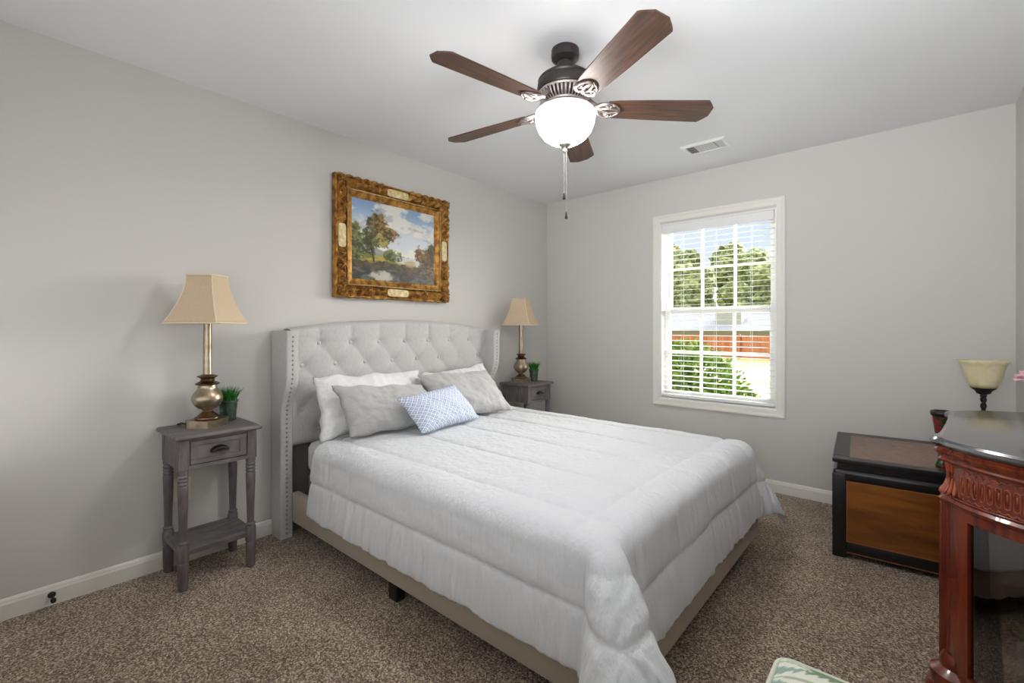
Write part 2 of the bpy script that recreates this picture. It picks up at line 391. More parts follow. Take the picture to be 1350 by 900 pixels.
def sash(name, z0, z1, y0, y1, st=0.048, rb=0.05, rt=0.045):
    xa, xb = WX0 + e, WX1 - e
    bm = B()
    box(bm, xa, xa + st, y0, y1, z0, z1, 0.003); box(bm, xb - st, xb, y0, y1, z0, z1, 0.003)
    box(bm, xa + st, xb - st, y0, y1, z0, z0 + rb, 0.003); box(bm, xa + st, xb - st, y0, y1, z1 - rt, z1, 0.003)
    s = wchild(name, bm, M['white'])
    gx0, gx1, gz0, gz1 = xa + st, xb - st, z0 + rb, z1 - rt
    ym = (y0 + y1) / 2
    bm = B()
    for k in (1, 2):
        x = gx0 + (gx1 - gx0) * k / 3; box(bm, x - 0.010, x + 0.010, ym - 0.008, ym + 0.008, gz0, gz1)
    zz = (gz0 + gz1) / 2; box(bm, gx0, gx1, ym - 0.0075, ym + 0.0075, zz - 0.010, zz + 0.010)
    g = obj('muntin_grille', bm, M['white'], s)
    bm = B(); box(bm, gx0 - 0.002, gx1 + 0.002, ym - 0.0015, ym + 0.0015, gz0 - 0.002, gz1 + 0.002); obj('glass_pane', bm, M['pane'], s)
sash('lower_sash', WZ0 + e, 1.352, 0.072, 0.098)
sash('upper_sash', 1.310, WZ1 - e, 0.102, 0.128)

# the venetian blind hanging in the opening
bl = empty('window_blind', ((WX0 + WX1) / 2, 0.034, 2.04))
tag(bl, 'white venetian blind lowered in the window with its slats tilted open', 'blind')
def bchild(name, bm, m, **kw):
    o = obj(name, bm, m, bl, **kw); o.matrix_parent_inverse = Matrix.Translation(bl.location).inverted(); return o
bx0, bx1 = WX0 + 0.016, WX1 - 0.016
bm = B(); box(bm, bx0, bx1, -0.004, 0.010, 1.975, 2.046, 0.003); bchild('valance', bm, M['white'])
bm = B(); box(bm, bx0, bx1, 0.012, 0.060, 2.0, 2.046, 0.002); bchild('head_rail', bm, M['white'])
bm = B(); box(bm, bx0, bx1, 0.010, 0.060, 0.612, 0.634, 0.004, 2); bchild('bottom_rail', bm, M['white'])
nsl = 32; zs0, zs1 = 0.664, 1.962
bm = B()
V = []
for j in range(7):
    t = j / 6; y = -0.025 + 0.05 * t; zc = 0.0012 * (1 - (2 * t - 1) ** 2)
    V.append((y, zc))
up = [(bx0, bx1)]
rows = []
for (y, zc) in V: rows.append([bm.verts.new((x, y, zc + 0.0008)) for x in (bx0 - bl.location.x, bx1 - bl.location.x)])
rows2 = []
for (y, zc) in V: rows2.append([bm.verts.new((x, y, zc - 0.0008)) for x in (bx0 - bl.location.x, bx1 - bl.location.x)])
for j in range(6):
    bm.faces.new((rows[j][0], rows[j][1], rows[j + 1][1], rows[j + 1][0])); bm.faces.new((rows2[j][0], rows2[j][1], rows2[j + 1][1], rows2[j + 1][0]))
    for k in (0, 1): bm.faces.new((rows[j][k], rows[j + 1][k], rows2[j + 1][k], rows2[j][k]))
for j in (0, 6): bm.faces.new((rows[j][0], rows[j][1], rows2[j][1], rows2[j][0]))
s0 = obj('slat', bm, M['slat'], bl)
for i in range(nsl):
    o = s0 if i == 0 else s0.copy()
    if i: COL.objects.link(o); o.parent = bl
    o.location = (0, 0.0, zs0 + (zs1 - zs0) * i / (nsl - 1) - bl.location.z)
    o.rotation_euler = (radians(2.0), 0, 0)
for xx in (bx0 + 0.16, bx1 - 0.16, (bx0 + bx1) / 2):
    bm = B()
    for yy in (0.0075, 0.0615): tube(bm, [(xx, yy, 0.632), (xx, yy, 1.99)], 0.0009, 5)
    bchild('ladder_cord', bm, M['white'])
bm = B(); tube(bm, [(bx0 + 0.07, -0.010, 1.96), (bx0 + 0.07, -0.012, 1.42)], 0.0035, 8); tube(bm, [(bx0 + 0.07, 0.0, 1.985), (bx0 + 0.07, -0.010, 1.97), (bx0 + 0.07, -0.010, 1.955)], 0.002, 6); bchild('tilt_wand', bm, M['white'], smooth=True)

# ================================================================= outdoors
GZ = -0.80
def gz(y): return GZ
bm = B(); box(bm, -70, 40, 0.6, 90, GZ - 0.3, GZ); struct('ground_lawn', bm, M['lawn'])
bm = B()
prism(bm, [(-40, 15.5), (20, 15.5), (20, 19.5), (-40, 19.5)], GZ, GZ + 0.03)
struct('ground_driveway', bm, M['concrete'])
# cedar fence
fe = tag(empty('garden_fence', (-8, 28, GZ)), 'red brown cedar board fence running across the yard outside the window', 'fence')
bm = B()
x = -26.0
while x < 8.0:
    box(bm, x - -8 - 8 + 8, x + 0.145 + 8, -0.012, 0.012, 0.05, 1.46 + 0.03 * random.random()); x += 0.152
obj('fence_boards', bm, M['fence'], fe)
bm = B(); box(bm, -18, 16, 0.013, 0.06, 0.35, 0.44); box(bm, -18, 16, 0.013, 0.06, 1.05, 1.14); obj('fence_rail', bm, M['fence'], fe)
bm = B(); box(bm, -0.06, 0.06, -0.14, -0.02, 0, 1.56); p0 = obj('fence_post', bm, M['fence'], fe); p0.location = (-17.5, 0, 0)
for i in range(1, 14):
    o = p0.copy(); COL.objects.link(o); o.parent = fe; o.location = (-17.5 + 2.5 * i, 0, 0)
# neighbour's house
ho = tag(empty('neighbour_house', (-12, 44, GZ)), 'low pale house with a wide grey shingle roof behind the fence', 'house')
bm = B(); box(bm, -16, 14, -4, 5, 0, 2.0); obj('house_wall', bm, M['siding'], ho)
bm = B()
A = [(-16.6, -4.8, 1.75), (14.6, -4.8, 1.75), (14.6, 5.8, 1.75), (-16.6, 5.8, 1.75)]
R_ = [(-13.0, 0.5, 3.9), (11.0, 0.5, 3.9)]
va = [bm.verts.new(p) for p in A]; vr = [bm.verts.new(p) for p in R_]
bm.faces.new((va[0], va[1], vr[1], vr[0])); bm.faces.new((va[2], va[3], vr[0], vr[1])); bm.faces.new((va[1], va[2], vr[1])); bm.faces.new((va[3], va[0], vr[0])); bm.faces.new(va)
obj('house_roof', bm, M['roof'], ho)
bm = B(); box(bm, 1.2, 3.4, -3.6, -2.2, 1.6, 3.35, 0.03); obj('chimney', bm, M['siding'], ho)
# tree line
def tree(x, y, h, w, seed, kind):
    rnd = random.Random(seed)
    t = empty('garden_tree', (x, y, GZ))
    bm = B()
    tube(bm, [(0, 0, 0), (0.1, 0, h * 0.35), (0.0, 0.1, h * 0.6)], [w * 0.07, w * 0.055, w * 0.03], 8); obj('trunk', bm, M['bark'], t, smooth=True)
    bm = B()
    for k in range(15):
        a = rnd.uniform(0, 2 * pi); rr = w * 0.30 * sqrt(rnd.random()); zz = h * (0.30 + 0.56 * (k + rnd.random()) / 15)
        r = w * rnd.uniform(0.24, 0.36) * (1.15 - 0.25 * (zz / h))
        res = bmesh.ops.create_icosphere(bm, subdivisions=3, radius=r, matrix=Matrix.Translation((rr * cos(a), rr * sin(a), zz)))
        c = Vector((rr * cos(a), rr * sin(a), zz))
        for v in res['verts']:
            d = (v.co - c); n_ = noise.fractal(v.co * (2.2 / max(1.0, w * 0.3)) + Vector((seed * 7.1, 0, 0)), 0.7, 2.2, 4)
            v.co = c + d * (1 + 0.42 * n_); v.co.z = c.z + (v.co.z - c.z) * 0.85
    obj('crown', bm, M['treeleaf'], t)
    tag(t, kind, 'tree', 'trees beyond the fence')
TL = 'leafy green tree in the tree line behind the grey roofed house'
TREES = [(x, 59, 11.0) for x in (-29, -20, -11, -2, 7)] + [(x, 69, 14.6) for x in (-34, -24.5, -15.5, -6.5, 2.5)] + [(x, 79, 17.6) for x in (-40, -30, -20, -10, 0)]
for i, (x, y, h) in enumerate(TREES):
    h *= 1 - 0.010 * (x + 20); w = 6.2
    tree(x, y, h, w, i + 3, TL)
# the shrub under the window
sh = tag(empty('garden_shrub', (0.55, 2.5, GZ)), 'bright green leafy shrub growing just outside the lower window sash', 'shrub')
bm = B()
rnd = random.Random(5)
def leaf(bm, p, d, L, W):
    d = d.normalized(); s_ = d.cross(Vector((rnd.uniform(-1, 1), rnd.uniform(-1, 1), rnd.uniform(-1, 1)))).normalized()
    n_ = d.cross(s_)
    a, b_, c, e_ = p, p + d * L * 0.5 + s_ * W * 0.5 + n_ * L * 0.06, p + d * L, p + d * L * 0.5 - s_ * W * 0.5 + n_ * L * 0.06
    bm.faces.new([bm.verts.new(q) for q in (a, b_, c, e_)])
lobes = [((-0.35, 0.1, 0.95), 0.62), ((0.1, -0.05, 1.05), 0.60), ((-0.1, 0.2, 1.25), 0.52), ((0.45, 0.0, 0.70), 0.50), ((-0.75, 0.1, 0.85), 0.55), ((-0.6, 0.25, 1.25), 0.45), ((0.75, 0.0, 0.45), 0.40), ((0.0, 0.0, 0.5), 0.62)]
for k in range(13000):
    (c, r) = lobes[rnd.randrange(len(lobes))]
    d = Vector((rnd.gauss(0, 1), rnd.gauss(0, 1), rnd.gauss(0, 1))).normalized()
    p = Vector(c) + d * r * (0.72 + 0.32 * rnd.random())
    if p.z < 0.05: continue
    leaf(bm, p, d + Vector((rnd.uniform(-1, 1), rnd.uniform(-1, 1), rnd.uniform(-0.4, 1))) * 0.8, rnd.uniform(0.07, 0.11), rnd.uniform(0.04, 0.06))
obj('foliage', bm, M['leaf'], sh)
bm = B()
for k in range(7):
    a = k * 0.9; tube(bm, [(0.05 * cos(a), 0.05 * sin(a), 0), (0.25 * cos(a) - 0.1, 0.2 * sin(a), 0.6), (0.5 * cos(a) - 0.15, 0.3 * sin(a) + 0.1, 1.15)], [0.025, 0.018, 0.006], 6)
obj('stem', bm, M['bark'], sh, smooth=True)

# ================================================================= bed
bed = tag(empty('bed', (1.1, -1.80, 0)), 'queen bed frame with tufted grey wingback headboard and nailhead trim', 'bed')
def bc(name, bm, m, parent=None, **kw):
    o = obj(name, bm, m, parent or bed, **kw)
    if not parent: o.matrix_parent_inverse = Matrix.Translation(bed.location).inverted()
    return o
YC = -1.807
HBW = 0.795                     # half width of the tufted panel
def hb_top(y): return 1.185 + 0.060 * (1 - ((y - YC) / HBW) ** 2)
PY, PZ, ZB = 0.2065, 0.1285, 1.097
Y0B = -2.434
def tuft(y, z):
    u = (y - Y0B) / PY + (z - ZB) / (2 * PZ); v = (y - Y0B) / PY - (z - ZB) / (2 * PZ)
    cr = sqrt(abs(sin(pi * u)) * abs(sin(pi * v)) + 1e-6)
    fu, fv = u - round(u), v - round(v)
    yy = (fu + fv) / 2 * PY; zz = (fu - fv) * PZ
    d = hypot(yy, zz)
    but = 1 - exp(-(d / 0.034) ** 1.3)
    h = 0.26 * cr ** 0.8 + 0.74 * but
    if z > ZB:
        k = sm(0, 0.05, z - ZB)
        vert = 0.45 + 0.55 * abs(sin(pi * (y - Y0B) / PY)) ** 0.5
        h = (1 - k) * h + k * vert
    return h
bm = B()
NU, NV = 190, 90
def hbf(i, j):
    y = YC - HBW + 2 * HBW * i; zt = hb_top(y); z = 0.50 + (zt - 0.50) * j
    edge = min(1.0, (zt - z) / 0.035, (z - 0.50) / 0.03); edge = max(0.0, edge)
    rnd_ = sqrt(max(0.0, 1 - (1 - edge) ** 2))
    x = 0.060 + 0.062 * rnd_ * (0.52 + 0.48 * tuft(y, z))
    return (x, y, z)
V = grid(bm, hbf, NU, NV)
# back and sides of the panel
bk = [[bm.verts.new((0.022, v.co.y, v.co.z)) for v in (V[i][0], V[i][NV])] for i in range(NU + 1)]
for i in range(NU):
    bm.faces.new((V[i][0], V[i + 1][0], bk[i + 1][0], bk[i][0])); bm.faces.new((V[i][NV], V[i + 1][NV], bk[i + 1][1], bk[i][1])); bm.faces.new((bk[i][0], bk[i + 1][0], bk[i + 1][1], bk[i][1]))
hb = bc('headboard', bm, M['fabric'], smooth=True, angle=60)
# upholstered buttons
bmb = B(); lathe(bmb, [(0.0001, 0.012), (0.006, 0.0115), (0.011, 0.009), (0.0140, 0.003), (0.0140, 0.0), (0.010, -0.004)], 14)
b0 = None
for row in range(5):
    z = ZB - row * PZ
    for k in range(-2, 12):
        y = Y0B + k * PY + (row % 2) * PY / 2 - (PY if row % 2 else 0)
        if abs(y - YC) > HBW - 0.03: continue
        if b0 is None: b0 = obj('button', bmb, M['fabric'], hb, smooth=True); o = b0
        else: o = b0.copy(); COL.objects.link(o); o.parent = hb
        o.location = (0.093, y, z)
        o.rotation_euler = (0, radians(90), 0)
bm = B(); box(bm, 0.022, 0.055, YC - HBW, YC + HBW, 0.0, 0.50); bc('lower_panel', bm, M['matt'])
# wings
def wing_front(z):
    return 0.135 + 0.078 * sm(0.70, 0.93, z) + 0.004 * sm(1.05, 1.17, z)
def wing(yo, yi, so):
    bm = B()
    zs = [0.0 + 1.172 * i / 44 for i in range(45)]
    def row(z):
        xf = wing_front(z); r = 0.010
        pts = [(0.018, yo), (xf - r, yo)]
        for a in (30, 60): pts.append((xf - r + r * sin(radians(a)), yo + so * (r - r * cos(radians(a)))))
        pts += [(xf, yo + so * r), (xf, yi - so * r)]
        for a in (30, 60): pts.append((xf - r + r * cos(radians(a)), yi - so * (r - r * sin(radians(a)))))
        pts += [(xf - r, yi), (0.018, yi)]
        return pts
    rows = [[bm.verts.new((x, y, z)) for x, y in row(z)] for z in zs]
    n = len(rows[0])
    for i in range(len(rows) - 1):
        for k in range(n): bm.faces.new((rows[i][k], rows[i][(k + 1) % n], rows[i + 1][(k + 1) % n], rows[i + 1][k]))
    bm.faces.new(rows[0]); bm.faces.new(rows[-1])
    return bm
bmn = B(); lathe(bmn, [(0.0001, 0.0048), (0.0035, 0.0042), (0.0062, 0.0022), (0.0072, 0.0)], 10)
n0 = None
for (yo, yi, so) in ((YC - 0.866, YC - HBW - 0.002, 1), (YC + 0.866, YC + HBW + 0.002, -1)):
    w = bc('wing', wing(yo, yi, so), M['fabric'], smooth=True, angle=50)
    for i in range(44):
        z = 0.030 + 0.0258 * i
        if n0 is None: n0 = obj('nailhead', bmn, M['nail'], w, smooth=True); o = n0
        else: o = n0.copy(); COL.objects.link(o); o.parent = w
        sl = (wing_front(z + 0.01) - wing_front(z - 0.01)) / 0.02
        o.location = (wing_front(z) - 0.0005, (yo + yi) / 2, z); o.rotation_euler = (0, radians(90) + math.atan(sl), 0)
# rails
bm = B(); box(bm, 0.138, 2.172, YC - 0.806, YC - 0.765, 0.088, 0.256, 0.008, 2); bc('side_rail', bm, M['railfab'], smooth=True, angle=40)
bm = B(); box(bm, 0.138, 2.172, YC + 0.765, YC + 0.806, 0.088, 0.256, 0.008, 2); bc('side_rail', bm, M['railfab'], smooth=True, angle=40)
bm = B(); box(bm, 2.134, 2.180, YC - 0.764, YC + 0.764, 0.088, 0.256, 0.008, 2); bc('foot_rail', bm, M['railfab'], smooth=True, angle=40)
bm = B(); box(bm, 0.14, 2.13, YC - 0.76, YC + 0.76, 0.19, 0.215); bc('slat_deck', bm, M['matt'])
for (x, y) in ((1.09, YC - 0.765), (1.09, YC + 0.765), (2.10, YC + 0.70), (2.10, YC - 0.70), (1.09, YC)):
    bm = B(); box(bm, x - 0.03, x + 0.03, y - 0.024, y + 0.024, 0.0, 0.088 if abs(y - YC) > 0.72 else 0.19, 0.004); bc('leg', bm, M['black'])
# mattress with fitted sheet
mt = tag(empty('mattress', (1.14, YC, 0.215)), 'mattress in a white fitted sheet, showing at the head end below the comforter', 'mattress')
def rrect(x0, x1, y0, y1, r, n=6):
    P = []
    for (cx_, cy_, a0) in ((x1 - r, y1 - r, 0), (x0 + r, y1 - r, 90), (x0 + r, y0 + r, 180), (x1 - r, y0 + r, 270)):
        for k in range(n + 1): a = radians(a0 + 90 * k / n); P.append((cx_ + r * cos(a), cy_ + r * sin(a)))
    return P
def puffbox(bm, x0, x1, y0, y1, z0, z1, r, e_):
    prof = [(e_, z0), (e_ * 0.3, z0 + e_ * 0.3), (0, z0 + e_), (0, z1 - e_), (e_ * 0.3, z1 - e_ * 0.3), (e_, z1)]
    rings = []
    for (o, z) in prof: rings.append([bm.verts.new((x, y, z)) for x, y in rrect(x0 + o, x1 - o, y0 + o, y1 - o, r)])
    n = len(rings[0])
    for i in range(len(rings) - 1):
        for k in range(n): bm.faces.new((rings[i][k], rings[i][(k + 1) % n], rings[i + 1][(k + 1) % n], rings[i + 1][k]))
    bm.faces.new(rings[0]); bm.faces.new(rings[-1])
def mchild(name, bm, m, **kw):
    o = obj(name, bm, m, mt, **kw); o.matrix_parent_inverse = Matrix.Translation(mt.location).inverted(); return o
bm = B(); puffbox(bm, 0.145, 2.10, YC - 0.735, YC + 0.735, 0.217, 0.36, 0.06, 0.02); mchild('mattress_core', bm, M['matt'], smooth=True, angle=50)
bm = B(); puffbox(bm, 0.150, 2.098, YC - 0.738, YC + 0.738, 0.36, 0.535, 0.06, 0.035); mchild('fitted_sheet', bm, M['sheet'], smooth=True, angle=50)

# ----------------------------------------------------------------- comforter
CY = -1.800
HW, XL, X0, ZT, ARC, OVER = 0.735, 2.085, 0.40, 0.562, 0.07, 0.405
def edge_pos(r, fl):
    q = ARC * pi / 2
    if r < q: return ARC * sin(r / ARC), ARC * (1 - cos(r / ARC))
    L = r - q
    return ARC + L * sin(fl), ARC + L * cos(fl)
def comf_base(s_, t):
    a_ = max(0.0, abs(s_) - HW); b_ = max(0.0, t - XL); sg = 1 if s_ >= 0 else -1
    y = CY + sg * min(abs(s_), HW); x = min(t, XL); z = ZT
    # gentle crown of the filling towards the pillows
    z += 0.012 * (1 - (min(abs(s_), HW) / HW) ** 2) 
    if a_ == 0 and b_ == 0: return Vector((x, y, z))
    r = hypot(a_, b_); ph = atan2(b_, a_)
    both = max(0.0, sin(2 * ph)) if (a_ > 0 and b_ > 0) else 0.0
    pd = math.degrees(ph)
    if sg < 0: lobe = sm(90, 66, pd) * sm(0, 38, pd) if both > 0 else 0.0; k_ = 29
    else: lobe = both ** 0.8; k_ = 20
    r *= 1 - 0.06 * both ** 2
    fl = radians(9 + k_ * lobe)
    h, dz = edge_pos(r, fl)
    if sg < 0: h += 0.062 * lobe * sm(0.0, 0.16, r)
    psi = ph
    return Vector((x + h * sin(psi), y + sg * h * cos(psi), z - dz))
def ringm(s_, t):
    a_ = max(0.0, abs(s_) - HW); b_ = max(0.0, t - XL)
    return (a_ ** 5 + b_ ** 5) ** (1 / 5)
RING = 0.232
SEAM_S = (-0.655, -0.325, 0.0, 0.325, 0.655)
SEAM_T = (2.005,)
def puff(s_, t):
    rm = ringm(s_, t)
    d = 1.0
    if rm < RING:
        for q in SEAM_S: d = min(d, abs(s_ - q))
        for q in SEAM_T: d = min(d, abs(t - q))
        d = min(d, abs(rm - RING))
        h = 0.013 * (1 - exp(-(d / 0.015))) 
        h += 0.006 * nz(s_ * 5, t * 4, 1.0) + 0.003 * nz(s_ * 17, t * 13, 4.0)
        # fine pucker along seams
        h += 0.0022 * exp(-d / 0.05) * nz(s_ * 60, t * 60, 2.0)
        if rm > 0.03: h += 0.0035 * sm(0.03, 0.15, rm) * nz((t if abs(s_) > HW else s_) * 34, rm * 5, 3.0)
    else:
        d = rm - RING; d2 = OVER - rm
        al = t if (abs(s_) - HW) > max(0.0, t - XL) else s_
        k = min(1.0, d / 0.03) * 0.8 + 0.2
        h = 0.010 * (1 - exp(-d / 0.02)) * (1 - 0.7 * exp(-max(0.0, d2) / 0.02))
        h += k * (0.0105 * nz(al * 27, rm * 4, 7.0) + 0.004 * nz(al * 60, rm * 6, 9.0))
    return h
NS, NT = 330, 270
SM, TM = HW + OVER, XL + OVER
CP = []
for i in range(NS + 1):
    s_ = -SM + 2 * SM * i / NS
    rowp = []
    for j in range(NT + 1):
        t = X0 + (TM - X0) * j / NT
        # uneven hem
        rowp.append((s_, t, comf_base(s_, t)))
    CP.append(rowp)
bm = B(); VV = []
for i in range(NS + 1):
    rv = []
    for j in range(NT + 1):
        s_, t, p = CP[i][j]
        pu = CP[min(i + 1, NS)][j][2] - CP[max(i - 1, 0)][j][2]; pv = CP[i][min(j + 1, NT)][2] - CP[i][max(j - 1, 0)][2]
        n_ = pv.cross(pu); 
        if n_.length > 1e-9: n_.normalize()
        if n_.z < 0 and ringm(s_, t) < 0.01: n_ = -n_
        q = p + n_ * puff(s_, t)
        rm = ringm(s_, t)
        if rm > RING: q.z += 0.012 * nz(s_ * 6, t * 6, 11.0) * (rm - RING) / (OVER - RING)
        q.z = max(q.z, 0.006)
        rv.append(bm.verts.new(q))
    VV.append(rv)
for i in range(NS):
    for j in range(NT): bm.faces.new((VV[i][j], VV[i][j + 1], VV[i + 1][j + 1], VV[i + 1][j]))
cf = obj('comforter', bm, M['comf'], smooth=True, solid=0.012)
tag(cf, 'white quilted comforter spread over the bed with ruffled hem hanging over the rails', 'comforter')

# ----------------------------------------------------------------- pillows
def pillow(name, bl_, br_, tr_, tl_, th, m, label, group, seed, back=0.6, nu=64, nv=46, wr=0.010, piping=None):
    bl_, br_, tr_, tl_ = map(Vector, (bl_, br_, tr_, tl_))
    n_ = (br_ - bl_).cross(tl_ - bl_).normalized()
    if n_.x < 0: n_ = -n_
    bm = B(); uvl = bm.loops.layers.uv.new('UVMap')
    def base(u, v):
        cu, cv = 2 * u - 1, 2 * v - 1
        cu2 = cu * (1 - 0.045 * (1 - cv * cv)); cv2 = cv * (1 - 0.06 * (1 - cu * cu))
        uu, vv = (cu2 + 1) / 2, (cv2 + 1) / 2
        p = bl_ * (1 - uu) * (1 - vv) + br_ * uu * (1 - vv) + tr_ * uu * vv + tl_ * (1 - uu) * vv
        k = (max(0.0, 1 - abs(cu) ** 2.6) * max(0.0, 1 - abs(cv) ** 2.6)) ** 0.55
        k *= 1 + 0.25 * (0.5 - v)
        upd, rtd = (tl_ - bl_).normalized(), (br_ - bl_).normalized()
        p = p + upd * (1.1 * wr * nz(u * 6 + seed, 2.0, 5.0) * abs(cv) ** 3) + rtd * (0.9 * wr * nz(v * 6, seed, 8.0) * abs(cu) ** 3)
        return p, k
    sides = []
    for sgn, f in ((1, 1.0), (-1, back)):
        rows = []
        for i in range(nu + 1):
            r = []
            for j in range(nv + 1):
                u, v = i / nu, j / nv; p, k = base(u, v)
                w = wr * (nz(u * 5 + seed, v * 4, sgn) + 0.5 * nz(u * 13 + seed, v * 9, sgn)) * min(1, k * 2)
                w += 0.55 * wr * nz(u * 26 + seed, v * 5, sgn + 4.0) * min(1, k * 2) * max(abs(2 * v - 1), 0.25) ** 2
                edge = wr * 0.8 * nz(u * 22 + seed, v * 18, 3.3) * max(0, 1 - k * 2)
                r.append(bm.verts.new(p + n_ * (sgn * f * th * k + w * sgn + edge)))
            rows.append(r)
        for i in range(nu):
            for j in range(nv):
                fc = bm.faces.new((rows[i][j], rows[i + 1][j], rows[i + 1][j + 1], rows[i][j + 1]))
                for lp, (a_, b_) in zip(fc.loops, ((i, j), (i + 1, j), (i + 1, j + 1), (i, j + 1))): lp[uvl].uv = (a_ / nu, b_ / nv)
    bmesh.ops.remove_doubles(bm, verts=bm.verts[:], dist=0.0006)
    o = obj(name, bm, m, smooth=True)
    if label: tag(o, label, 'pillow', group)
    return o
pillow('bed_pillow', (0.375, -2.565, 0.566), (0.375, -1.80, 0.580), (0.225, -1.79, 0.898), (0.215, -2.535, 0.912), 0.085, M['sheet'], 'white bed pillow behind the left grey pillow, against the headboard', 'bed pillows', 1.3, wr=0.015)
pillow('bed_pillow', (0.375, -1.775, 0.580), (0.375, -1.08, 0.566), (0.225, -1.155, 0.905), (0.225, -1.77, 0.868), 0.075, M['sheet'], 'white bed pillow behind the right grey pillow, farther from the camera', 'bed pillows', 4.1, wr=0.016)
pillow('bed_pillow', (0.515, -2.465, 0.594), (0.625, -1.87, 0.600), (0.425, -1.915, 0.830), (0.375, -2.495, 0.870), 0.085, M['grey'], 'grey pillow on the near side of the bed in front of a white pillow', 'bed pillows', 7.7, wr=0.013)
pillow('bed_pillow', (0.520, -1.84, 0.604), (0.630, -1.265, 0.596), (0.355, -1.245, 0.868), (0.335, -1.885, 0.882), 0.085, M['grey'], 'grey pillow on the far side of the bed near the corner lamp', 'bed pillows', 9.9, wr=0.013)
pillow('throw_pillow', (0.755, -2.170, 0.600), (0.672, -1.640, 0.600), (0.565, -1.765, 0.826), (0.625, -2.245, 0.792), 0.065, M['lace'], 'small blue and white lattice print throw pillow leaning at the front', None, 12.4, back=0.5)

# ================================================================= nightstands
def nightstand(loc):
    t = empty('nightstand', loc)                       # local: front faces +x, centre of footprint at origin
    X, Y = 0.165, 0.1825
    bm = B()
    P = rrect(-X, X, -Y, Y, 0.006, 3)
    prof = [(0.004, 0.686), (0.0, 0.690), (0.0, 0.697), (0.003, 0.702), (0.007, 0.705)]
    rings = []
    for o, z in prof: rings.append([bm.verts.new((x, y, z)) for x, y in rrect(-X + o, X - o, -Y + o, Y - o, 0.006, 3)])
    n = len(rings[0])
    for i in range(len(rings) - 1):
        for k in range(n): bm.faces.new((rings[i][k], rings[i][(k + 1) % n], rings[i + 1][(k + 1) % n], rings[i + 1][k]))
    bm.faces.new(rings[0]); bm.faces.new(rings[-1])
    obj('table_top', bm, M['ns'], t)
    a, b_ = X - 0.020, Y - 0.020                       # outer faces of the leg blocks
    q = 0.042
    z0, z1 = 0.545, 0.686
    bm = B()
    box(bm, -a + q, a - q, b_ - 0.018, b_ - 0.003, z0, z1); box(bm, -a + q, a - q, -b_ + 0.003, -b_ + 0.018, z0, z1)
    box(bm, -a + 0.003, -a + 0.018, -b_ + q, b_ - q, z0, z1)
    box(bm, a - 0.020, a - 0.002, -b_ + q, b_ - q, z0, z0 + 0.018); box(bm, a - 0.020, a - 0.002, -b_ + q, b_ - q, z1 - 0.012, z1)
    obj('apron', bm, M['ns'], t)
    # drawer with a recessed panel
    y0, y1, za, zb = -b_ + q + 0.003, b_ - q - 0.003, z0 + 0.021, z1 - 0.015
    bm = B(); w = 0.030
    xf = a - 0.001
    box(bm, xf - 0.016, xf, y0, y1, za, za + 0.022, 0.0015); box(bm, xf - 0.016, xf, y0, y1, zb - 0.022, zb, 0.0015)
    box(bm, xf - 0.016, xf, y0, y0 + w, za + 0.022, zb - 0.022, 0.0015); box(bm, xf - 0.016, xf, y1 - w, y1, za + 0.022, zb - 0.022, 0.0015)
    box(bm, xf - 0.016, xf - 0.006, y0 + w, y1 - w, za + 0.022, zb - 0.022)
    box(bm, -a + 0.03, xf - 0.016, y0 + 0.01, y1 - 0.01, za, zb - 0.02)
    dr = obj('drawer', bm, M['ns'], t)
    bm = B(); zc = (za + zb) / 2 - 0.008                # bin pull
    def cup(u, v):
        A_ = pi * u; E_ = (pi / 2) * v
        return (xf - 0.004 + 0.024 * sin(E_) * 1.0, 0.040 * cos(A_) * (0.25 + 0.75 * cos(E_ * 0.55)), zc + 0.027 * sin(A_) * (0.35 + 0.65 * cos(E_)))
    grid(bm, cup, 18, 8)
    hd = obj('handle', bm, M['bronze'], dr, smooth=True, solid=0.0025); hd['label'] = 'dark bronze cup pull'
    # four turned legs
    lp = [(0.0165, 0.0), (0.0195, 0.006), (0.0200, 0.014), (0.0185, 0.020), (0.0205, 0.028), (0.0222, 0.10), (0.0222, 0.120), (0.0190, 0.126), (0.0230, 0.134), (0.0240, 0.150), (0.0240, 0.190), (0.0225, 0.200), (0.0195, 0.208), (0.0225, 0.216), (0.0160, 0.224),
          (0.0165, 0.25), (0.0185, 0.34), (0.0210, 0.44), (0.0215, 0.468), (0.0190, 0.474), (0.0225, 0.482), (0.0190, 0.490), (0.0225, 0.498), (0.0190, 0.506), (0.0225, 0.514), (0.0190, 0.522), (0.0215, 0.530), (0.0215, 0.545)]
    l0 = None
    for sx in (-1, 1):
        for sy in (-1, 1):
            if l0 is None:
                bm = B(); lathe(bm, lp, 20); box(bm, -q / 2, q / 2, -q / 2, q / 2, 0.545, 0.686, 0.002)
                l0 = obj('leg', bm, M['nsleg'], t, smooth=True, angle=35); o = l0
            else: o = l0.copy(); COL.objects.link(o); o.parent = t
            o.location = (sx * (a - q / 2), sy * (b_ - q / 2), 0)
    bm = B(); c = 0.030; u, v = a - 0.006, b_ - 0.006
    prism(bm, [(-u + c, -v), (u - c, -v), (u, -v + c), (u, v - c), (u - c, v), (-u + c, v), (-u, v - c), (-u, -v + c)], 0.158, 0.178); bevel_all(bm, 0.003, 2)
    obj('shelf', bm, M['ns'], t)
    return t
ns1 = nightstand((0.182, -3.030, 0)); G = 'matching grey nightstands'
tag(ns1, 'weathered grey nightstand with drawer and shelf left of the bed', 'nightstand', G)
ns2 = copy_tree(ns1); ns2.location = (0.200, -0.570, 0)
tag(ns2, 'weathered grey nightstand in the corner on the far side of the bed', 'nightstand', G)

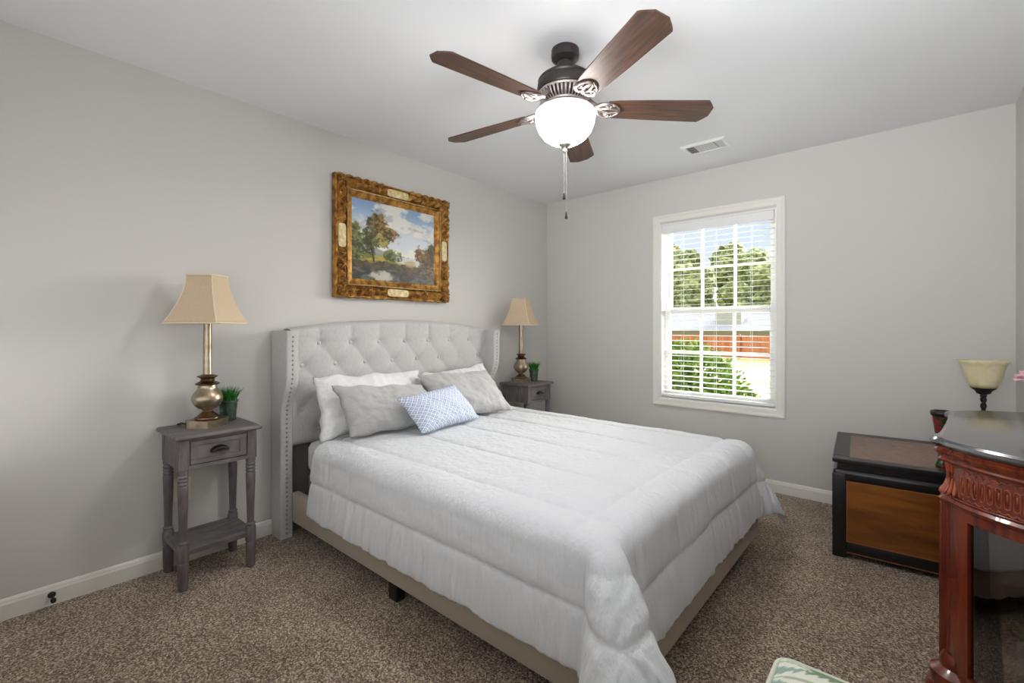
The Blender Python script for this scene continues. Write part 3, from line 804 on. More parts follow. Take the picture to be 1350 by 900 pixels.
# ----------------------------------------------------------------- lamps
def table_lamp(loc, rz):
    t = empty('table_lamp', loc, rz)
    # stepped square foot with cut corners
    bm = B()
    def octo(h, c): return [(-h + c, -h), (h - c, -h), (h, -h + c), (h, h - c), (h - c, h), (-h + c, h), (-h, h - c), (-h, -h + c)]
    prism(bm, octo(0.074, 0.024), 0.0, 0.036); bevel_all(bm, 0.003, 2)
    obj('base', bm, M['silver'], t)
    bm = B(); lathe(bm, [(0.050, 0.036), (0.056, 0.040), (0.055, 0.046), (0.046, 0.050), (0.040, 0.056), (0.036, 0.060), (0.028, 0.066), (0.022, 0.072)], 28)
    obj('plinth_ring', bm, M['ring'], t, smooth=True, angle=50)
    bm = B(); lathe(bm, [(0.022, 0.070), (0.021, 0.076), (0.024, 0.082), (0.040, 0.090), (0.055, 0.104), (0.064, 0.122), (0.067, 0.138), (0.062, 0.156), (0.052, 0.172), (0.043, 0.186), (0.039, 0.198), (0.041, 0.203)], 32)
    obj('body', bm, M['silver'], t, smooth=True)
    bm = B(); lathe(bm, [(0.041, 0.202), (0.052, 0.206), (0.053, 0.211), (0.044, 0.216), (0.032, 0.222), (0.028, 0.232), (0.034, 0.239), (0.044, 0.243), (0.045, 0.247), (0.030, 0.252), (0.020, 0.256)], 28)
    obj('neck_ring', bm, M['ring'], t, smooth=True, angle=50)
    bm = B(); lathe(bm, [(0.0195, 0.252), (0.0185, 0.30), (0.0175, 0.50), (0.0175, 0.535), (0.012, 0.540), (0.012, 0.56)], 20)
    obj('stem', bm, M['silver'], t, smooth=True, angle=50)
    bm = B(); lathe(bm, [(0.014, 0.56), (0.014, 0.60), (0.010, 0.605)], 14); lathe(bm, [(0.012, 0.606), (0.026, 0.64), (0.028, 0.66), (0.018, 0.69), (0.0005, 0.70)], 14)
    obj('bulb', bm, M['white'], t, smooth=True)
    # flared square shade
    z0, z1, h0, h1 = 0.508, 0.742, 0.1265, 0.062
    NZ = 16
    def hw(v): return h1 + (h0 - h1) * (1 - v) ** 1.75
    bm = B()
    rows = []
    for j in range(NZ + 1):
        v = j / NZ; h = hw(v); z = z0 + (z1 - z0) * v; r = []
        for k in range(4):
            A_ = [(-1, -1), (1, -1), (1, 1), (-1, 1)][k]; C_ = [(1, -1), (1, 1), (-1, 1), (-1, -1)][k]
            for i in range(8):
                f = i / 8; x, y = A_[0] + (C_[0] - A_[0]) * f, A_[1] + (C_[1] - A_[1]) * f
                bow = 1 - 0.05 * sin(pi * f) * (1 - v) * 0.0
                r.append(bm.verts.new((x * h * bow, y * h * bow, z)))
        rows.append(r)
    n = len(rows[0])
    for j in range(NZ):
        for k in range(n): bm.faces.new((rows[j][k], rows[j][(k + 1) % n], rows[j + 1][(k + 1) % n], rows[j + 1][k]))
    sh_ = obj('lamp_shade', bm, M['shade'], t, smooth=True, solid=0.003, angle=40)
    bm = B()
    for (v, r) in ((0.0, 0.0042), (1.0, 0.0035)):
        h = hw(v); z = z0 + (z1 - z0) * v
        P = []
        for k in range(4):
            A_ = [(-1, -1), (1, -1), (1, 1), (-1, 1)][k]; C_ = [(1, -1), (1, 1), (-1, 1), (-1, -1)][k]
            for i in range(8):
                f = i / 8; P.append(((A_[0] + (C_[0] - A_[0]) * f) * h, (A_[1] + (C_[1] - A_[1]) * f) * h, z))
        tube(bm, P, r, 6, True)
    for k in range(4):
        sx, sy = [(-1, -1), (1, -1), (1, 1), (-1, 1)][k]
        tube(bm, [(sx * hw(j / NZ), sy * hw(j / NZ), z0 + (z1 - z0) * j / NZ) for j in range(NZ + 1)], 0.0022, 5)
    obj('trim_braid', bm, M['shadetrim'], sh_, smooth=True)
    bm = B()
    for k in range(3):
        a_ = k * 2 * pi / 3; tube(bm, [(0.012 * cos(a_), 0.012 * sin(a_), 0.715), (0.058 * cos(a_), 0.058 * sin(a_), 0.735)], 0.0015, 5)
    tube(bm, [(0, 0, 0.70), (0, 0, 0.745)], 0.003, 6); lathe(bm, [(0.012, 0.712), (0.012, 0.718)], 12)
    obj('shade_spider', bm, M['nickel'], sh_)
    bm = B(); tube(bm, [(-0.070, 0.0, 0.008), (-0.095, 0.0, 0.020), (-0.118, 0.004, 0.010), (-0.135, 0.008, 0.0), (-0.150, 0.010, -0.012), (-0.152, 0.012, -0.05)], 0.0028, 6)
    return t
GL = 'matching bedside lamps'
l1 = table_lamp((0.165, -3.035, 0.705), radians(40.6))
tag(l1, 'tall champagne metal lamp with flared beige shade on the near nightstand', 'lamp', GL)
l2 = copy_tree(l1); l2.location = (0.168, -0.612, 0.705); l2.rotation_euler = (0, 0, radians(18))
tag(l2, 'champagne metal lamp with beige shade on the corner nightstand', 'lamp', GL)
bm = B(); tube(bm, [(0.052, -3.12, 0.709), (0.06, -3.135, 0.713), (0.085, -3.125, 0.722), (0.10, -3.105, 0.715)], 0.003, 6)
co = obj('lamp_cord', bm, M['bronze'], l1, smooth=True); co.matrix_parent_inverse = (Matrix.Translation(l1.location) @ Matrix.Rotation(radians(40.6), 4, 'Z')).inverted()

# ----------------------------------------------------------------- grass pots
def grass_pot(loc, seed):
    t = empty('potted_grass', loc)
    bm = B(); lathe(bm, [(0.0001, 0.002), (0.030, 0.0), (0.034, 0.003), (0.036, 0.02), (0.040, 0.07), (0.042, 0.092), (0.047, 0.098), (0.047, 0.106), (0.042, 0.107), (0.040, 0.098), (0.0001, 0.096)], 28)
    for v in bm.verts:
        if 0.006 < v.co.z < 0.09: 
            a = atan2(v.co.y, v.co.x); k = 1 + 0.025 * sin(8 * a + v.co.z * 160); v.co.x *= k; v.co.y *= k
    obj('pot', bm, M['glasspot'], t, smooth=True, angle=60)
    r = random.Random(seed); bm = B()
    for k in range(420):
        a = r.uniform(0, 2 * pi); q = 0.036 * sqrt(r.random()); x, y = q * cos(a), q * sin(a)
        L = r.uniform(0.055, 0.088); lean = (q / 0.036) * r.uniform(0.3, 0.65)
        da = a + r.uniform(-0.5, 0.5); w = r.uniform(0.0012, 0.002); pa = r.uniform(0, pi)
        px, py = w * cos(pa), w * sin(pa); prev = None
        for j in range(4):
            f = j / 3; cx_ = x + cos(da) * L * lean * f * f; cy_ = y + sin(da) * L * lean * f * f; z = 0.094 + L * f * (1 - 0.18 * lean * f)
            k_ = 1 - 0.85 * f
            cur = (bm.verts.new((cx_ - px * k_, cy_ - py * k_, z)), bm.verts.new((cx_ + px * k_, cy_ + py * k_, z)))
            if prev: bm.faces.new((prev[0], prev[1], cur[1], cur[0]))
            prev = cur
    g = obj('grass', bm, M['grassL'], t); g['kind'] = 'stuff'
    return t
GP = 'small pots of artificial grass'
tag(grass_pot((0.085, -2.918, 0.705), 3), 'dark glass pot of green grass beside the near bedside lamp', 'plant', GP)
tag(grass_pot((0.195, -0.462, 0.705), 8), 'small glass pot of green grass beside the corner lamp', 'plant', GP)

# ================================================================= painting
PY0, PY1, PZ0, PZ1 = -2.302, -1.359, 1.388, 2.178
pic = tag(empty('framed_painting', (0.0, (PY0 + PY1) / 2, (PZ0 + PZ1) / 2)), 'landscape oil painting in an ornate carved gold frame above the headboard', 'painting')
PW, PH = (PY1 - PY0) / 2, (PZ1 - PZ0) / 2
FW = 0.128
# carved frame: profile swept round the rectangle with leafy relief
PROF = [(0.0, 0.004), (0.0, 0.040), (0.004, 0.050), (0.012, 0.052), (0.016, 0.046)] + [(0.016 + 0.060 * i / 14, None) for i in range(1, 15)] + [(0.079, 0.046), (0.083, 0.050), (0.088, 0.046), (0.090, 0.036), (0.100, 0.033), (0.112, 0.028), (0.118, 0.024), (0.124, 0.026), (FW, 0.022)]
def relief(sv, L, o):
    # sv: distance along the side from its middle, L: half length; o: 0..1 across the carved band
    d = abs(sv); cl = L - d
    mid = sm(0.075, 0.11, d)
    base = 0.036 + 0.012 * sin(pi * o)
    lv = 0.5 + 0.5 * cos(d * 2 * pi / 0.062 + 5.0 * abs(o - 0.5))
    lf = abs(sin(d * 2 * pi / 0.031 + o * 7.0)) ** 0.7
    n_ = noise.noise(Vector((sv * 55, o * 6, L * 10)))
    carve = 0.026 * lv * sin(pi * o) ** 0.6 + 0.014 * lf * sin(pi * o) + 0.008 * n_
    cor = 0.016 * exp(-(cl / 0.10) ** 2)
    return base + mid * (carve + cor) - (1 - mid) * 0.004
def frame_mesh():
    bm = B()
    sides = [((-PW, -PH), (PW, -PH)), ((PW, -PH), (PW, PH)), ((PW, PH), (-PW, PH)), ((-PW, PH), (-PW, -PH))]
    for (p, q) in sides:
        d = Vector((q[0] - p[0], q[1] - p[1])); L = d.length; d /= L; nn = Vector((-d.y, d.x))
        N = int(L / 0.0065)
        prev = None
        for i in range(N + 1):
            f = i / N; row = []
            for k, (o, h) in enumerate(PROF):
                a = o + (L - 2 * o) * f                       # mitred
                if h is None: h = relief(a - L / 2, L / 2, (o - 0.016) / 0.060)
                oo = o
                if k in (1, 2, 3):                           # scalloped outer edge
                    m_ = sm(0.09, 0.13, abs(a - L / 2)); oo = o - m_ * 0.007 * (0.5 + 0.5 * cos((a - L / 2) * 2 * pi / 0.062))
                    h = h + m_ * 0.006 * (0.5 + 0.5 * cos((a - L / 2) * 2 * pi / 0.062))
                P = Vector(p) + d * a + nn * oo
                row.append(bm.verts.new((h, P.x, P.y)))
            if prev:
                for k in range(len(row) - 1): bm.faces.new((prev[k], prev[k + 1], row[k + 1], row[k]))
            prev = row
    bmesh.ops.remove_doubles(bm, verts=bm.verts[:], dist=1e-4)
    box(bm, 0.003, 0.012, -PW + 0.004, PW - 0.004, -PH + 0.004, PH - 0.004)
    return bm
fr = obj('carved_frame', frame_mesh(), M['gold'], pic, smooth=True, angle=70)
bm = B()
for (o, h, r) in ((0.084, 0.0495, 0.0042),):
    a, b_ = PW - o, PH - o
    for (p, q) in (((-a, -b_), (a, -b_)), ((a, -b_), (a, b_)), ((a, b_), (-a, b_)), ((-a, b_), (-a, -b_))): tube(bm, [(h, p[0], p[1]), (h, q[0], q[1])], r, 8)
obj('gilt_bead', bm, M['goldpale'], fr, smooth=True)
# cream cartouches in the middle of each side
for (y, z, wy, wz) in ((0, PH - 0.046, 0.088, 0.026), (0, -PH + 0.046, 0.088, 0.026), (PW - 0.046, 0, 0.026, 0.075), (-PW + 0.046, 0, 0.026, 0.075)):
    bm = B()
    prism(bm, [(wy * cos(2 * pi * k / 32) * (1.0 if abs(cos(2 * pi * k / 32)) > 0.001 else 1) if False else wy * math.copysign(abs(cos(2 * pi * k / 32)) ** 0.35, cos(2 * pi * k / 32)), wz * math.copysign(abs(sin(2 * pi * k / 32)) ** 0.35, sin(2 * pi * k / 32))) for k in range(32)], 0.0, 0.006, Matrix.Translation((0.0455, y, z)) @ Matrix(((0, 0, 1, 0), (1, 0, 0, 0), (0, 1, 0, 0), (0, 0, 0, 1))))
    c = obj('cream_panel', bm, M['goldcream'], fr, smooth=True, angle=40); c['label'] = 'plain cream gilt panel'
# scroll bosses in the corners
bms = B()
rr = random.Random(2)
for k in range(9):
    a_ = 2 * pi * k / 9; rad = 0.024 if k % 2 else 0.018
    res = bmesh.ops.create_icosphere(bms, subdivisions=2, radius=0.010, matrix=Matrix.Translation((0, rad * cos(a_), rad * sin(a_))) @ Matrix.Rotation(a_, 4, 'X') @ Matrix.Diagonal((0.9, 1.5, 0.55, 1)))
bmesh.ops.create_icosphere(bms, subdivisions=2, radius=0.010, matrix=Matrix.Translation((0.004, 0, 0)))
s0 = None
spots = [(sy * (PW - 0.040), sz * (PH - 0.040)) for sy in (-1, 1) for sz in (-1, 1)]
spots += [(sy * (PW - 0.24), sz * (PH - 0.045)) for sy in (-1, 1) for sz in (-1, 1)] + [(sy * (PW - 0.045), sz * (PH - 0.21)) for sy in (-1, 1) for sz in (-1, 1)]
for (y, z) in spots:
    if s0 is None: s0 = obj('carved_rosette', bms, M['gold'], fr, smooth=True); o = s0
    else: o = s0.copy(); COL.objects.link(o); o.parent = fr
    o.location = (0.074, y, z)
# the canvas
def paint(u, v):
    """u 0..1 left to right, v 0..1 bottom to top; a lake with trees under a cloudy sky"""
    def N(sx, sy, s=0): return noise.fractal(Vector((u * sx, v * sy, s)), 0.8, 2.0, 4)
    def mixc(a, b_, k): return tuple(x + (y - x) * k for x, y in zip(a, b_))
    sky = mixc((206, 212, 216), (128, 158, 196), sm(0.55, 1.0, v))
    cl = sm(-0.05, 0.35, N(3.2, 4.5, 1.0) + 0.25 - abs(v - 0.72))
    c = mixc(sky, (228, 222, 212), cl * 0.9)
    c = mixc(c, (150, 150, 164), sm(0.15, 0.45, N(4, 6, 8.0)) * 0.5)
    hill = 0.40 + 0.06 * sin(u * 5 + 1.6) + 0.02 * N(9, 3, 3)
    if v < hill: c = mixc((128, 138, 150), (150, 152, 150), v / 0.45)
    if v < 0.34 + 0.01 * N(10, 3): c = (196, 198, 196) if 0.5 < u < 0.8 else (140, 140, 104)
    g = 0.30 + 0.06 * cos(u * 4.4) + 0.02 * N(12, 4, 5)
    if v < g: c = mixc((112, 112, 44), (172, 152, 60), sm(-0.3, 0.4, N(8, 20, 2)))
    if v < 0.24 + 0.04 * N(7, 4, 6): c = mixc((58, 52, 34), (92, 74, 48), sm(-0.3, 0.3, N(14, 14, 4)))
    if v < 0.16 + 0.03 * N(6, 3, 7): c = mixc((44, 46, 40), (88, 84, 78), sm(-0.3, 0.4, N(10, 22, 9)))
    c = mixc(c, (196, 190, 178), 0.85 * (1 - sm(0.4, 1.5, ((u - 0.34) / 0.13) ** 2 + ((v - 0.07) / 0.07) ** 2 - 0.8 * N(12, 12, 2))))
    c = mixc(c, (178, 152, 110), 0.8 * (1 - sm(0.3, 1.6, ((u - 0.68) / 0.07) ** 2 + ((v - 0.25) / 0.05) ** 2 - 0.8 * N(12, 12, 1))))
    def clump(cx_, cy_, rx, ry, ca, cb, s):
        nonlocal c
        d = ((u - cx_) / rx) ** 2 + ((v - cy_) / ry) ** 2
        k = 1 - sm(0.55, 1.05, d - 0.8 * N(13, 13, s) - 0.35 * N(40, 40, s))
        if k > 0: c = mixc(c, mixc(ca, cb, sm(-0.45, 0.5, N(20, 20, s + 3) + 0.5 * N(55, 55, s) + 0.35 * (v - cy_) / ry + 0.2 * (u - cx_) / rx)), 0.92 * k)
    clump(0.03, 0.45, 0.12, 0.24, (46, 58, 30), (112, 116, 56), 12)
    clump(0.92, 0.34, 0.13, 0.17, (50, 42, 26), (120, 84, 42), 22)
    clump(0.80, 0.42, 0.06, 0.12, (82, 56, 30), (150, 104, 52), 25)
    clump(0.97, 0.48, 0.06, 0.12, (40, 48, 30), (84, 84, 48), 28)
    if abs(u - (0.225 + 0.02 * sin(v * 9))) < 0.012 and 0.24 < v < 0.6: c = (66, 46, 28)
    clump(0.20, 0.52, 0.10, 0.20, (36, 40, 22), (98, 88, 40), 31)
    clump(0.28, 0.74, 0.12, 0.14, (58, 48, 22), (140, 108, 46), 33)
    clump(0.42, 0.62, 0.13, 0.10, (64, 52, 24), (156, 118, 52), 36)
    clump(0.33, 0.50, 0.08, 0.10, (74, 76, 28), (170, 150, 60), 39)
    clump(0.45, 0.34, 0.12, 0.09, (52, 62, 30), (118, 122, 56), 41)
    clump(0.62, 0.12, 0.15, 0.10, (40, 36, 28), (84, 66, 50), 44)
    clump(0.90, 0.14, 0.14, 0.10, (62, 50, 40), (120, 92, 76), 46)
    return c
ca, cb = PW - FW + 0.002, PH - FW + 0.002
bm = B(); NU_, NV_ = 150, 120
clr = bm.loops.layers.float_color.new('paint')
V = grid(bm, lambda i, j: (0.022, -ca + 2 * ca * i, -cb + 2 * cb * j), NU_, NV_)
cache = {}
bm.verts.index_update()
for i in range(NU_ + 1):
    for j in range(NV_ + 1): cache[V[i][j].index] = (*lin(paint(i / NU_, j / NV_)), 1.0)
for f in bm.faces:
    for lp in f.loops: lp[clr] = cache[lp.vert.index]
M['oil'] = mat('oil_paint', (0.5, 0.5, 0.5), 0.45, vcol='paint', bump=0.2, bscale=90, bdist=0.002)
obj('canvas', bm, M['oil'], pic)

# ================================================================= ceiling fan
FX, FY = 1.629, -2.057
fan = tag(empty('ceiling_fan', (FX, FY, RH)), 'five blade bronze and walnut ceiling fan with a lit frosted bowl', 'ceiling fan')
def z_(z): return z - RH
bm = B(); lathe(bm, [(0.050, z_(2.44)), (0.061, z_(2.432)), (0.063, z_(2.41)), (0.060, z_(2.392)), (0.048, z_(2.384)), (0.040, z_(2.378)), (0.030, z_(2.376))], 32); obj('canopy', bm, M['motor'], fan, smooth=True, angle=40)
bm = B(); lathe(bm, [(0.034, z_(2.378)), (0.036, z_(2.35)), (0.034, z_(2.325))], 24); obj('downrod', bm, M['motor'], fan, smooth=True, angle=40)
bm = B(); lathe(bm, [(0.034, z_(2.334)), (0.060, z_(2.330)), (0.095, z_(2.318)), (0.116, z_(2.302)), (0.122, z_(2.294)), (0.119, z_(2.288)), (0.123, z_(2.280)), (0.126, z_(2.250)), (0.122, z_(2.242)), (0.112, z_(2.238)), (0.050, z_(2.238))], 48); obj('motor_housing', bm, M['motor'], fan, smooth=True, angle=40)
bm = B(); lathe(bm, [(0.100, z_(2.240)), (0.092, z_(2.225)), (0.074, z_(2.200)), (0.066, z_(2.186))], 48, close=False)
obj('inner_cone', bm, M['motor'], fan, smooth=True)
bm = B()
lathe(bm, [(0.118, z_(2.240)), (0.122, z_(2.236)), (0.119, z_(2.230)), (0.112, z_(2.230)), (0.112, z_(2.238))], 48, close=False)
for k in range(40):
    a = 2 * pi * k / 40; w = 0.0042
    p0, p1 = Vector((0.117 * cos(a), 0.117 * sin(a), z_(2.232))), Vector((0.082 * cos(a), 0.082 * sin(a), z_(2.192)))
    tube(bm, [p0, (p0 + p1) / 2 + Vector((0.004 * cos(a), 0.004 * sin(a), -0.004)), p1], [w * 1.25, w, w * 0.8], 6)
lathe(bm, [(0.086, z_(2.196)), (0.090, z_(2.190)), (0.084, z_(2.184)), (0.074, z_(2.184))], 40, close=False)
obj('filigree_ring', bm, M['filigree'], fan, smooth=True)
bm = B(); lathe(bm, [(0.074, z_(2.190)), (0.078, z_(2.180)), (0.072, z_(2.172)), (0.090, z_(2.168)), (0.122, z_(2.164)), (0.127, z_(2.158)), (0.125, z_(2.153)), (0.060, z_(2.153))], 40); obj('light_fitter', bm, M['filigree'], fan, smooth=True, angle=40)
bm = B(); lathe(bm, [(0.128, z_(2.150)), (0.133, z_(2.146)), (0.134, z_(2.135)), (0.130, z_(2.105)), (0.118, z_(2.072)), (0.096, z_(2.042)), (0.066, z_(2.022)), (0.030, z_(2.012)), (0.0005, z_(2.011))], 48)
bw_ = B(); lathe(bw_, [(0.128, z_(2.150)), (0.133, z_(2.148)), (0.134, z_(2.135)), (0.130, z_(2.105)), (0.118, z_(2.072)), (0.096, z_(2.042)), (0.066, z_(2.022)), (0.030, z_(2.012)), (0.0005, z_(2.011))], 48, close=False); bm.free()
obj('glass_bowl', bw_, M['bowl'], fan, smooth=True)
bm = B(); lathe(bm, [(0.0005, z_(2.016)), (0.027, z_(2.014)), (0.029, z_(2.008)), (0.018, z_(2.000)), (0.010, z_(1.992)), (0.009, z_(1.984)), (0.012, z_(1.980)), (0.008, z_(1.974)), (0.0005, z_(1.970))], 20); obj('finial', bm, M['nickel'], fan, smooth=True)
for (dx, zb, zl) in ((-0.006, 1.765, 1.93), (0.006, 1.676, 1.93)):
    bm = B()
    tube(bm, [(dx, 0, z_(1.974)), (dx, 0, z_(zb + 0.03))], 0.0012, 5)
    z = 1.972
    while z > zb + 0.03:
        bmesh.ops.create_icosphere(bm, subdivisions=1, radius=0.0020, matrix=Matrix.Translation((dx, 0, z_(z)))); z -= 0.006
    ch = obj('pull_chain', bm, M['nickel'], fan)
    bm = B(); lathe(bm, [(0.0005, zb - RH + 0.034), (0.003, zb - RH + 0.030), (0.0048, zb - RH + 0.016), (0.0068, zb - RH + 0.006), (0.0055, zb - RH + 0.001), (0.0005, zb - RH)], 12, c=(dx, 0, 0)); obj('pull_knob', bm, M['black'], ch, smooth=True)
def blade_bm():
    bm = B()
    L0, L1 = 0.185, 0.665
    out = []
    top = [(L0, 0.040), (L0 + 0.004, 0.050), (L0 + 0.05, 0.056), (0.40, 0.064), (0.60, 0.070), (0.628, 0.071), (0.636, 0.064), (0.648, 0.050), (0.660, 0.034), (L1, 0.028)]
    pts = top + [(x, -y) for x, y in reversed(top)]
    prism(bm, pts, -0.003, 0.003); bevel_all(bm, 0.0012, 1)
    return bm
def iron_bm():
    bm = B()
    tube(bm, [(0.095, 0.0, 0.055), (0.125, 0, 0.028), (0.150, 0, 0.008), (0.185, 0, -0.006)], [0.013, 0.012, 0.011, 0.009], 8)
    for sy in (-1, 1):
        tube(bm, [(0.135, 0.004 * sy, 0.010), (0.155, 0.030 * sy, 0.0), (0.178, 0.044 * sy, -0.006), (0.200, 0.042 * sy, -0.007), (0.206, 0.028 * sy, -0.007), (0.192, 0.022 * sy, -0.007), (0.180, 0.030 * sy, -0.007)], [0.007, 0.008, 0.008, 0.007, 0.006, 0.005, 0.003], 8)
        tube(bm, [(0.160, 0.003 * sy, 0.002), (0.195, 0.014 * sy, -0.007), (0.232, 0.010 * sy, -0.007), (0.246, 0.0, -0.007)], [0.006, 0.007, 0.006, 0.004], 8)
        tube(bm, [(0.200, 0.042 * sy, -0.007), (0.222, 0.034 * sy, -0.007), (0.240, 0.018 * sy, -0.007), (0.246, 0.0, -0.007)], [0.006, 0.005, 0.005, 0.004], 8)
        lathe(bm, [(0.006, -0.010), (0.006, -0.004)], 10, c=(0.214, 0.030 * sy, 0))
    return bm
first = None
for k in range(5):
    a = radians(-28.5 + 72 * k)
    if first is None:
        b_ = obj('fan_blade', blade_bm(), M['fanblade'], fan)
        i_ = obj('blade_iron', iron_bm(), mat('antique_pewter_bracket', (0.26, 0.21, 0.20), 0.45, 0.75), b_, smooth=True)
        first = (b_, i_)
    else:
        b_ = first[0].copy(); COL.objects.link(b_); b_.parent = fan
        i_ = first[1].copy(); COL.objects.link(i_); i_.parent = b_
    b_.location = (0, 0, z_(2.172)); b_.rotation_euler = (radians(-12), 0, a)
    b_.rotation_mode = 'XYZ'
lp_ = lamp('fan_bulb', 'POINT', (FX, FY, 2.128), FAN_BULB, (1.0, 0.965, 0.92), shadow_soft_size=0.022); lp_.parent = fan; lp_.matrix_parent_inverse = Matrix.Translation(fan.location).inverted()

# ----------------------------------------------------------------- ceiling register
vt = tag(empty('air_vent', (1.732, -0.497, RH)), 'white metal air register set in the ceiling near the window wall', 'vent')
bm = B(); w, d = 0.148, 0.100
P = [(-w, -d), (w, -d), (w, d), (-w, d)]
rings = []
for (o, z) in ((0, 0.0), (0.0, -0.003), (0.016, -0.011), (0.028, -0.011), (0.028, -0.002)): rings.append([bm.verts.new((x * (w - o) / w, y * (d - o) / d, z)) for x, y in P])
for i in range(len(rings) - 1):
    for k in range(4): bm.faces.new((rings[i][k], rings[i][(k + 1) % 4], rings[i + 1][(k + 1) % 4], rings[i + 1][k]))
obj('vent_frame', bm, M['white'], vt)
bm = B(); box(bm, -w + 0.026, w - 0.026, -d + 0.026, d - 0.026, -0.0025, -0.001); obj('vent_duct', bm, mat('duct_shadow_grey', (0.16, 0.16, 0.16), 0.9), vt)
for (xa, xb, tilt, n) in ((-0.120, -0.072, 50, 4), (-0.066, 0.066, 10, 9), (0.072, 0.120, -50, 4)):
    bm = B()
    for k in range(n):
        if n == 9:
            y = -0.064 + 0.016 * k
            box(bm, xa, xb, -0.0075, 0.0075, -0.0006, 0.0006, M=Matrix.Translation((0, y, -0.0075)) @ Matrix.Rotation(radians(tilt), 4, 'X'))
        else:
            x = xa + 0.006 + (xb - xa - 0.012) * k / (n - 1)
            box(bm, -0.0055, 0.0055, -0.070, 0.070, -0.0006, 0.0006, M=Matrix.Translation((x, 0, -0.0075)) @ Matrix.Rotation(radians(tilt), 4, 'Y'))
    obj('louvre_bank', bm, M['white'], vt)

# ================================================================= small wall items
ol = tag(empty('wall_outlet', (0, -3.100, 0.372)), 'ivory wall outlet on the wall behind the near nightstand', 'outlet')
bm = B(); box(bm, 0.0, 0.006, -0.036, 0.036, -0.058, 0.058, 0.002, 2); obj('cover_plate', bm, M['plate'], ol)
for s_ in (-1, 1):
    bm = B(); lathe(bm, [(0.016, 0.0), (0.016, 0.0025), (0.0005, 0.0025)], 18, M=Matrix.Translation((0.006, 0, s_ * 0.020)) @ Matrix.Rotation(radians(90), 4, 'Y')); obj('socket', bm, M['plate'], ol)
ds = tag(empty('door_stop', (0.014, -3.572, 0.046)), 'small black door stop on the baseboard at the left edge', 'door stop')
R90 = Matrix.Rotation(radians(90), 4, 'Y')
bm = B(); lathe(bm, [(0.0005, 0.0), (0.013, 0.0), (0.013, 0.005), (0.008, 0.009), (0.0005, 0.009)], 18, M=R90); obj('flange', bm, M['black'], ds, smooth=True, angle=40)
bm = B(); lathe(bm, [(0.0045, 0.006)] + [(0.0045 + 0.0012 * (k % 2), 0.008 + 0.003 * k) for k in range(16)] + [(0.0045, 0.058)], 12, M=R90); obj('spring', bm, M['black'], ds, smooth=True)
bm = B(); lathe(bm, [(0.0005, 0.054), (0.0085, 0.055), (0.0095, 0.062), (0.0085, 0.074), (0.0005, 0.076)], 16, M=R90); obj('rubber_tip', bm, M['black'], ds, smooth=True)

# ================================================================= black chest
CHR = radians(4.0)
chest = tag(empty('storage_chest', (2.487, -0.850, 0), CHR), 'black lacquer chest with golden brown wood front panel and burl top', 'chest')
CW, CD = 0.705, 0.760
bm = B(); t_ = 0.075
box(bm, 0, CW, 0, t_, 0.490, 0.511, 0.004, 2); box(bm, 0, CW, CD - t_, CD, 0.490, 0.511, 0.004, 2)
box(bm, 0, t_, t_, CD - t_, 0.490, 0.511, 0.004, 2); box(bm, CW - t_, CW, t_, CD - t_, 0.490, 0.511, 0.004, 2)
lid = obj('lid', bm, M['lacquer'], chest)
bm = B(); box(bm, t_ - 0.003, CW - t_ + 0.003, t_ - 0.003, CD - t_ + 0.003, 0.495, 0.5100); b_ = obj('burl_inset', bm, M['burl'], lid); b_['label'] = 'brown burl veneer inset'
bm = B(); box(bm, 0.024, CW - 0.024, 0.024, CD - 0.024, 0.455, 0.491); obj('lid_neck', bm, M['lacquer'], chest)
bm = B(); box(bm, 0.012, CW - 0.012, 0.012, CD - 0.012, 0.035, 0.44); box(bm, 0.002, CW - 0.002, 0.002, CD - 0.002, 0.395, 0.458, 0.022, 4); box(bm, 0.004, CW - 0.004, 0.004, CD - 0.004, 0.022, 0.085, 0.004, 2); obj('body', bm, M['lacquer'], chest, smooth=True, angle=40)
for (x, y) in ((0, 0), (CW - 0.060, 0), (0, CD - 0.060), (CW - 0.060, CD - 0.060)):
    bm = B(); box(bm, x, x + 0.060, y, y + 0.060, 0.0, 0.435, 0.006, 3); obj('corner_post', bm, M['lacquer'], chest, smooth=True, angle=40)
bm = B(); box(bm, 0.064, CW - 0.064, 0.0045, 0.02, 0.090, 0.398); fp = obj('front_panel', bm, M['panel'], chest); fp['label'] = 'golden brown wood panel'
bm = B()
for (xa, xb, za, zb) in ((0.060, CW - 0.060, 0.395, 0.3995), (0.060, CW - 0.060, 0.0865, 0.0905), (0.060, 0.0645, 0.0905, 0.395), (CW - 0.0645, CW - 0.060, 0.0905, 0.395)): box(bm, xa, xb, 0.0025, 0.012, za, zb)
box(bm, 0.062, CW - 0.062, 0.0025, 0.008, 0.030, 0.034)
obj('inlay_line', bm, M['inlay'], fp)

# floral vase standing on the chest, mostly behind the cabinet
va_ = tag(empty('vase', (2.915, -0.700, 0.511)), 'slim dark floral vase with black rim on the chest, half hidden by the cabinet', 'vase')
bm = B(); lathe(bm, [(0.0005, 0.0), (0.026, 0.0), (0.028, 0.006), (0.020, 0.03), (0.017, 0.06), (0.022, 0.12), (0.030, 0.18), (0.036, 0.225), (0.039, 0.250)], 28, close=False); obj('vase_body', bm, M['vaseflor'], va_, smooth=True)
bm = B(); lathe(bm, [(0.038, 0.247), (0.044, 0.252), (0.046, 0.266), (0.043, 0.274), (0.036, 0.274), (0.034, 0.255), (0.0005, 0.20)], 28, close=False); obj('vase_rim', bm, M['lacquer'], va_, smooth=True)

